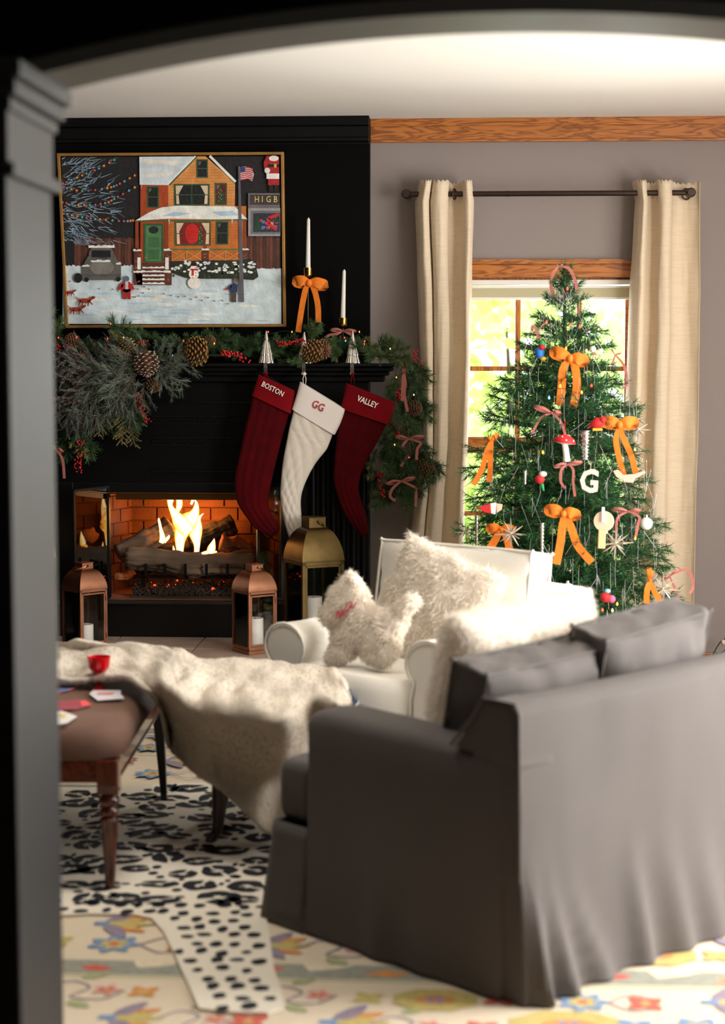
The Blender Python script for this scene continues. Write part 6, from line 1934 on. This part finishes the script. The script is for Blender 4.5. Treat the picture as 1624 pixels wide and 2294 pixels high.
# cards
def card(label, pts, col, cols=()):
    q_ = [G(a, b, BT + .0005) for a, b in pts]
    c = sum(q_, Vector()) / len(q_)
    t = thing('paper_card', label, 'card', c, group=None)
    MB().prism(q_, (0, 0, .0025)).build('card', mat('card_%d_%d_%d' % col, col, .6), t)
    for i, (cc, pp) in enumerate(cols):
        MB().prism([G(a, b, BT + .0032) for a, b in pp], (0, 0, .0004)).build('print', mat('ink_%d_%d_%d' % cc, cc, .6), t)
card('white folded card lying in front of the red goblet', [(200, 1556), (208, 1548), (272, 1548), (270, 1556), (278, 1566), (218, 1570)], (214, 208, 214), [((206, 140, 130), [(220, 1551), (258, 1551), (250, 1557), (216, 1557)])])
card('red and blue card at the far left of the bench, by the throw', [(105, 1535), (180, 1534), (160, 1546), (118, 1556), (104, 1556)], (196, 70, 66), [((70, 120, 160), [(112, 1544), (166, 1540), (148, 1548), (108, 1552)])])
card('pink and crimson card lying in the middle of the bench', [(112, 1570), (150, 1572), (172, 1568), (205, 1580), (168, 1590), (130, 1592)], (150, 66, 76), [((226, 84, 88), [(178, 1570), (192, 1569), (205, 1579), (184, 1582)])])
card('white and yellow card at the left front of the bench', [(104, 1598), (138, 1594), (172, 1606), (150, 1620), (106, 1628)], (206, 202, 196), [((206, 176, 100), [(138, 1598), (150, 1602), (142, 1610), (134, 1604)])])

# ------------------------------------------------------------------ plaid ottoman
OC = Vector((-.575, 5.505, 0))
def plaid():
    m = bpy.data.materials.new('navy_plaid'); m.use_nodes = True; nt = m.node_tree; N = nt.nodes; L = nt.links; b = N['Principled BSDF']; b.inputs['Roughness'].default_value = .9
    tc = N.new('ShaderNodeTexCoord'); sp = N.new('ShaderNodeSeparateXYZ'); L.new(tc.outputs['Object'], sp.inputs[0]); prev = None
    def line(src, per, wd, off=0.0):
        a = N.new('ShaderNodeMath'); a.operation = 'ADD'; a.inputs[1].default_value = off; L.new(src, a.inputs[0])
        p = N.new('ShaderNodeMath'); p.operation = 'PINGPONG'; p.inputs[1].default_value = per / 2; L.new(a.outputs[0], p.inputs[0])
        c = N.new('ShaderNodeMath'); c.operation = 'LESS_THAN'; c.inputs[1].default_value = wd; L.new(p.outputs[0], c.inputs[0]); return c.outputs[0]
    ls = [line(sp.outputs[0], .09, .003), line(sp.outputs[0], .09, .003, .018), line(sp.outputs[1], .09, .003), line(sp.outputs[2], .06, .0025), line(sp.outputs[2], .06, .0025, .014)]
    acc = ls[0]
    for l in ls[1:]:
        mx = N.new('ShaderNodeMath'); mx.operation = 'MAXIMUM'; L.new(acc, mx.inputs[0]); L.new(l, mx.inputs[1]); acc = mx.outputs[0]
    mix = N.new('ShaderNodeMix'); mix.data_type = 'RGBA'; mix.inputs['A'].default_value = rgb(26, 34, 50); mix.inputs['B'].default_value = rgb(190, 196, 204)
    L.new(acc, mix.inputs['Factor']); L.new(mix.outputs['Result'], b.inputs['Base Color'])
    return m
ot = thing('ottoman', 'round navy plaid ottoman on dark curved legs, half covered by the throw', 'ottoman', OC)
MB().lathe([(.215, .23), (.235, .24), (.24, .28), (.24, .39), (.235, .425), (.215, .45), (.17, .462), (.001, .466)], n=48).build('seat_pad', plaid(), ot, smooth=True, angle=60, world=False)
for a in (148, 32, 222, 320):
    a = R(a); d = Vector((math.cos(a), math.sin(a), 0))
    MB().tube(smooth_path([d * .18 + Vector((0, 0, .24)), d * .235 + Vector((0, 0, .2)), d * .245 + Vector((0, 0, .12)), d * .255 + Vector((0, 0, .05)), d * .285 + Vector((0, 0, .016))], 5), [lerp(.034, .015, min(1, i / 16)) for i in range(21)], 10).build('leg', mat('dark_leg_wood', (44, 24, 18), .3), ot, smooth=True, angle=50, world=False)

# ------------------------------------------------------------------ throw blanket
THROW = mat('faux_fur_throw', (188, 176, 160), 0.9, sheen=.3, var=(4, .2), stretch=(1, 1, .4), bump=(60, .4))
net = [
 [(60, 1462, .535), (62, 1480, .525), (64, 1500, .53), (66, 1520, .51), (66, 1528, .52), (66, 1536, .50)],
 [(110, 1442, .55), (112, 1466, .53), (114, 1490, .535), (116, 1512, .51), (116, 1522, .52), (116, 1531, .50)],
 [(170, 1438, .565), (172, 1460, .53), (176, 1482, .535), (180, 1505, .515), (182, 1516, .525), (184, 1527, .50)],
 [(250, 1438, .565), (250, 1458, .54), (252, 1482, .54), (256, 1508, .52), (260, 1518, .525), (268, 1531, .50)],
 [(318, 1444, .56), (318, 1466, .545), (316, 1494, .54), (322, 1522, .525), (334, 1544, .515), (344, 1550, .50)],
 [(372, 1452, .555), (376, 1476, .55), (374, 1508, .545), (366, 1545, .53), (370, 1600, 5.60), (378, 1668, 5.50)],
 [(418, 1466, .55), (418, 1492, .545), (410, 1528, .54), (398, 1575, .50), (398, 1640, 5.42), (402, 1700, 5.36)],
 [(470, 1476, .52), (466, 1502, .515), (458, 1540, .51), (448, 1590, .48), (440, 1660, 5.28), (446, 1738, 5.27)],
 [(530, 1480, .515), (524, 1508, .51), (518, 1548, .505), (510, 1600, .485), (500, 1690, 5.22), (500, 1776, 5.22)],
 [(590, 1482, .515), (584, 1512, .51), (580, 1552, .505), (576, 1610, .485), (560, 1710, 5.2), (550, 1822, 5.17)],
 [(650, 1488, .512), (648, 1520, .508), (648, 1560, .505), (646, 1620, .48), (624, 1740, 5.19), (602, 1868, 5.10)],
 [(710, 1495, .51), (714, 1530, .507), (716, 1570, .503), (706, 1630, 5.24), (684, 1740, 5.2), (644, 1860, 5.08)],
 [(750, 1505, .508), (758, 1540, .505), (762, 1580, .5), (752, 1630, 5.30), (726, 1730, 5.26), (690, 1830, 5.16)],
 [(776, 1530, .495), (782, 1560, .49), (784, 1592, 5.4), (776, 1640, 5.38), (756, 1720, 5.34), (730, 1800, 5.3)],
]
def npt(e): return G(e[0], e[1], e[2]) if e[2] < 2 else P(e[0], e[1], e[2])
rows = [[npt(e) for e in c] for c in net]
cols2 = [smooth_path(c, 9) for c in rows]
nr = len(cols2[0]); sheet = [smooth_path([c[i] for c in cols2], 9) for i in range(nr)]
nc = len(sheet[0]); vs = []
for i in range(nr):
    for j in range(nc):
        p = sheet[i][j].copy(); t = i / nr
        a = .006 * math.sin(j * .55 + i * .09 + 2 * fbm(j * .05, i * .05)) * min(1, t * 2) + .016 * fbm(j * .09, i * .07, 5)
        if i / nr > .6 and j > 45: p += Vector((.2, -1, .1)) * (a * .6 + .017 * math.sin(j * .30 + i * .04) * min(1, (i / nr - .6) * 5)) 
        else: p += Vector((0, 0, max(-.008, a)))
        p.z = max(p.z, .02)
        vs.append(p)
m = MB(); m.add(vs, [(i * nc + j, (i + 1) * nc + j, (i + 1) * nc + j + 1, i * nc + j + 1) for i in range(nr - 1) for j in range(nc - 1)])
tw = thing('throw_blanket', 'cream faux fur throw draped over the bench and the plaid ottoman', 'blanket', G(420, 1600, .5))
m.build('throw_cloth', THROW, tw, smooth=True, solid=.012)
fur_on(m, 60000, .012, .0018, 44, 'fur_pile', THROW, tw, lift=.6, curl=.3, down=(0.1, 0, -.4))

# ------------------------------------------------------------------ rugs
RUGC = mat('rug_cream', (214, 197, 172), 0.95, bump=(300, .3), var=(2, .04))
rug = thing('floral_rug', 'large cream rug with bands of coloured flowers covering the floor', 'rug', (-.2, 5.3, 0))
MB().bx(-2.6, 2.2, 3.56, 7.2, .0005, .010).build('rug_ground', RUGC, rug, bevel=.002)
C_OR, C_YE, C_BL, C_RD, C_GR, C_GN, C_PU, C_PK = (200, 134, 74), (182, 164, 98), (112, 138, 170), (192, 92, 74), (144, 144, 130), (156, 160, 116), (136, 122, 138), (208, 146, 138)
fm = {}; zl = [.0103]
def floor_poly(col, pts, ell=None):
    mb = fm.setdefault(col, MB()); zl[0] += .0000012
    mb.poly([(x, y, zl[0]) for x, y in pts])
def petal(cx, cy, a, l, w_, col):
    pts = []
    for k in range(10):
        t = 2 * PI * k / 10; u = (1 - math.cos(t)) / 2 * l; v = math.sin(t) * w_ * (.6 + .4 * math.sin(PI * (u / l) ** .7))
        pts.append((cx + u * math.cos(a) - v * math.sin(a), cy + u * math.sin(a) + v * math.cos(a)))
    floor_poly(col, pts)
def flower(cx, cy, r, cols, n=6, rot=0.0):
    for k in range(n): petal(cx, cy, rot + 2 * PI * k / n, r, r * .3, cols[0])
    for k in range(n): petal(cx, cy, rot + 2 * PI * k / n, r * .62, r * .16, cols[1])
    floor_poly(cols[2], [(cx + r * .2 * math.cos(2 * PI * k / 8), cy + r * .2 * math.sin(2 * PI * k / 8)) for k in range(8)])
def vine(pts, w_, col):
    sp = smooth_path([(a, b, 0) for a, b in pts], 6)
    for a, b in zip(sp, sp[1:]):
        d = (b - a).normalized(); s_ = Vector((-d.y, d.x, 0)) * w_
        floor_poly(col, [(q.x, q.y) for q in (a + s_, a - s_, b - s_, b + s_)])
rr = random.Random(17)
bands = [3.62, 4.13, 4.64, 5.15, 5.9, 6.5, 7.1]
for bi, y in enumerate(bands):
    # grey-green scroll band edged with thin lines
    if bi in (0, 2, 4, 6) or True:
        floor_poly(C_GN, [(-2.55, y + .012), (-2.55, y + .02), (2.15, y + .02), (2.15, y + .012)][::-1])
for yb in (4.16, 5.95, 6.9):
    floor_poly(C_GR, [(-2.55, yb), (2.15, yb), (2.15, yb + .10), (-2.55, yb + .10)])
    x = -2.5
    while x < 2.1:
        floor_poly((214, 200, 172), [(x, yb + .10), (x + .02, yb + .05), (x + .09, yb + .07), (x + .13, yb + .10)]); floor_poly(C_OR, [(x + .15, yb + .03), (x + .22, yb + .02), (x + .27, yb + .05), (x + .2, yb + .07)])
        petal(x + .3, yb + .05, rr.uniform(-.4, .4), .08, .022, C_RD); x += .42
def motif(x, yc, typ, q):
    if typ == 0:
        flower(x, yc, .075 * q, (C_BL, C_YE, C_RD), 7, rr.random())
        for s in (-1, 1): vine([(x + .07 * q, yc), (x + .13 * q, yc + s * .06 * q), (x + .19 * q, yc + s * .035 * q), (x + .165 * q, yc + s * .01)], .003, C_PU)
    elif typ == 1:
        for a_, cc in ((.5, C_OR), (-.5, C_OR), (1.0, C_PU), (-1.0, C_PU), (0, C_YE)): petal(x, yc, a_, .13 * q, .024 * q, cc)
        for a_ in (.5, -.5): petal(x + .02, yc, a_, .08 * q, .012 * q, C_YE)
        floor_poly(C_BL, [(x - .03, yc - .012), (x + .01, yc - .016), (x + .01, yc + .016), (x - .03, yc + .012)])
    elif typ == 2:
        vine([(x - .07 * q, yc), (x - .02 * q, yc + .05 * q), (x + .03 * q, yc + .015), (x, yc - .045 * q), (x + .07 * q, yc - .055 * q), (x + .11 * q, yc)], .003, C_PU)
        for s in (-1, 1): petal(x, yc + s * .07 * q, s * .6, .065 * q, .018 * q, C_GN)
        flower(x + .07 * q, yc, .035 * q, (C_PK, C_RD, C_YE), 5)
    elif typ == 3:
        n = 16; floor_poly(C_YE, [(x + .12 * q * math.cos(2 * PI * j / n) * (1 + .1 * (j % 2)), yc + .085 * q * math.sin(2 * PI * j / n) * (1 + .1 * (j % 2))) for j in range(n)])
        floor_poly(C_OR, [(x + .06 * q * math.cos(2 * PI * j / n), yc + .038 * q * math.sin(2 * PI * j / n)) for j in range(n)]); flower(x, yc, .034 * q, (C_BL, C_RD, C_YE), 6)
    else:
        for k in range(4): petal(x, yc, k * PI / 2 + .7, .05 * q, .018 * q, (C_RD, C_OR, C_YE, C_BL)[int(x * 10) % 4])
        floor_poly(C_YE, [(x + .012 * math.cos(k * 1.05), yc + .012 * math.sin(k * 1.05)) for k in range(6)])
for bi, (y0, y1) in enumerate(((3.64, 4.12), (4.3, 4.62), (4.66, 5.13), (5.2, 5.88), (6.1, 6.5), (6.52, 6.9))):
    rows_ = int((y1 - y0) / .15)
    for ri in range(rows_):
        yc0 = lerp(y0, y1, (ri + .5) / rows_); x = -2.5 + .09 * (bi + ri * 2); k = ri * 3 + bi
        while x < 2.1:
            motif(x, yc0 + rr.uniform(-.015, .015), (0, 4, 1, 2, 4, 1, 2, 4, 3, 4)[k % 10], rr.uniform(.8, 1.1)); x += rr.uniform(.14, .2); k += 1
am = MB(); ms = []
for i, (c, mb) in enumerate(fm.items()):
    am.cur = i; am.add(mb.v, mb.f); ms.append(mat('rug_yarn_%d_%d_%d' % c, c, .95, var=(60, .12)))
for i in range(len(am.f)):   # all facing up
    f = am.f[i]; a, b, c = [Vector(am.v[q_]) for q_ in f[:3]]
    area2 = sum(am.v[f[k]][0] * am.v[f[(k + 1) % len(f)]][1] - am.v[f[(k + 1) % len(f)]][0] * am.v[f[k]][1] for k in range(len(f)))
    if area2 < 0: am.f[i] = tuple(reversed(f))
am.build('woven_pattern', ms, rug, kind='stuff')
# leopard hide rug
hide = [(40, 1762), (200, 1764), (330, 1757), (450, 1752), (560, 1765), (640, 1800), (700, 1850), (720, 1900), (660, 1960), (612, 2010), (598, 2060), (606, 2110), (614, 2170), (630, 2215), (636, 2256), (600, 2268), (520, 2266), (446, 2258), (420, 2200), (388, 2130), (366, 2085), (340, 2056), (300, 2048), (200, 2046), (40, 2056)]
HZT = .0185
hp = [G(a, b, HZT) for a, b in hide]
lr = thing('leopard_rug', 'black and cream leopard print hide rug lying over the floral rug', 'rug', G(350, 1950, .011))
HIDE = mat('hide_cream', (226, 216, 198), .9, bump=(200, .3))
m = MB().prism([Vector((p.x, p.y, .0112)) for p in hp], (0, 0, HZT - .0112))
m.build('hide', HIDE, lr)
def inpoly(x, y, poly):
    c = False; n = len(poly)
    for i in range(n):
        a, b = poly[i], poly[i - 1]
        if (a.y > y) != (b.y > y) and x < (b.x - a.x) * (y - a.y) / (b.y - a.y) + a.x: c = not c
    return c
m = MB(); rr = random.Random(23); Z = HZT + .0004
ys = [p.y for p in hp]; y = min(ys) + .03; row = 0
ysplit = G(350, 2040, 0).y
while y < max(ys):
    tail = y < ysplit
    st_ = .058 if tail else .118; sy = .062 if tail else .125
    x = -1.7 + (row % 2) * st_ / 2
    while x < .3:
        cx = x + rr.uniform(-.25, .25) * st_; cy = y + rr.uniform(-.2, .2) * sy
        if inpoly(cx, cy, hp):
            if tail:
                a, b = rr.uniform(.013, .022), rr.uniform(.014, .026); t0 = rr.random()
                if inpoly(cx + a, cy, hp) and inpoly(cx - a, cy, hp):
                    m.poly([(cx + a * math.cos(2 * PI * k / 10) * rr.uniform(.85, 1.15), cy + b * math.sin(2 * PI * k / 10) * rr.uniform(.85, 1.15), Z) for k in range(10)])
            else:
                ra, rb_ = rr.uniform(.042, .066), rr.uniform(.036, .062); g0 = rr.uniform(0, 6.28); n = 22
                if not all(inpoly(cx + ra * q_[0], cy + rb_ * q_[1], hp) for q_ in ((1, 0), (-1, 0), (0, 1), (0, -1))): x += st_; continue
                gaps = [g0, g0 + rr.uniform(1.6, 3.6)] if rr.random() < .75 else [g0]
                O = []; I = []
                for k in range(n + 1):
                    th = 2 * PI * k / n; wv = 1 + .16 * fbm(math.cos(th) * 1.5 + cx * 9, math.sin(th) * 1.5 + cy * 9)
                    tk = .22 + .3 * fbm(math.cos(th) * 2 + cx * 20, math.sin(th) * 2, 7)
                    O.append((cx + ra * wv * math.cos(th), cy + rb_ * wv * math.sin(th), Z)); I.append((cx + ra * wv * tk * math.cos(th) * 1.1, cy + rb_ * wv * tk * 1.1 * math.sin(th), Z))
                for k in range(n):
                    th = 2 * PI * (k + .5) / n
                    if any(abs((th - g + PI) % (2 * PI) - PI) < .16 for g in gaps): continue
                    m.add([O[k], O[k + 1], I[k + 1], I[k]], [(0, 1, 2, 3)])
                for _ in range(2):
                    fx_, fy_ = cx + rr.choice((-1, 1)) * st_ * .5, cy + rr.uniform(-.5, .5) * sy; a, b = rr.uniform(.008, .016), rr.uniform(.01, .02)
                    if inpoly(fx_ - a, fy_, hp) and inpoly(fx_ + a, fy_, hp): m.poly([(fx_ + a * math.cos(2 * PI * k / 8), fy_ + b * math.sin(2 * PI * k / 8), Z) for k in range(8)])
        x += st_
    y += sy; row += 1
m.build('black_spots', mat('hide_black', (18, 19, 28), .9), lr, kind='stuff')
# string of lights with a green plug hanging at the wall on the right
cw = thing('light_string', 'loose green light string hanging against the grey wall at far right', 'string lights', P(1604, 1460, 8.3))
MB().tube(smooth_path([P(1640, 1425, 8.3), P(1616, 1436, 8.3), P(1600, 1462, 8.3), P(1604, 1472, 8.3), P(1622, 1458, 8.3), P(1640, 1440, 8.3)], 6), .0025, 6).build('wire', mat('dark_green_wire', (24, 48, 34), .5), cw, smooth=True)
MB().box(P(1605, 1467, 8.29), (.035, .02, .022), (0, R(20), 0)).build('plug', mat('green_plug', (30, 84, 54), .5), cw, bevel=.003)
MB().lathe([(.006, -.012), (.011, 0), (.009, .01), (.001, .016)], P(1620, 1440, 8.28), 10).build('bulb', mat('milky_bulb', (206, 180, 160), .3), cw, smooth=True)
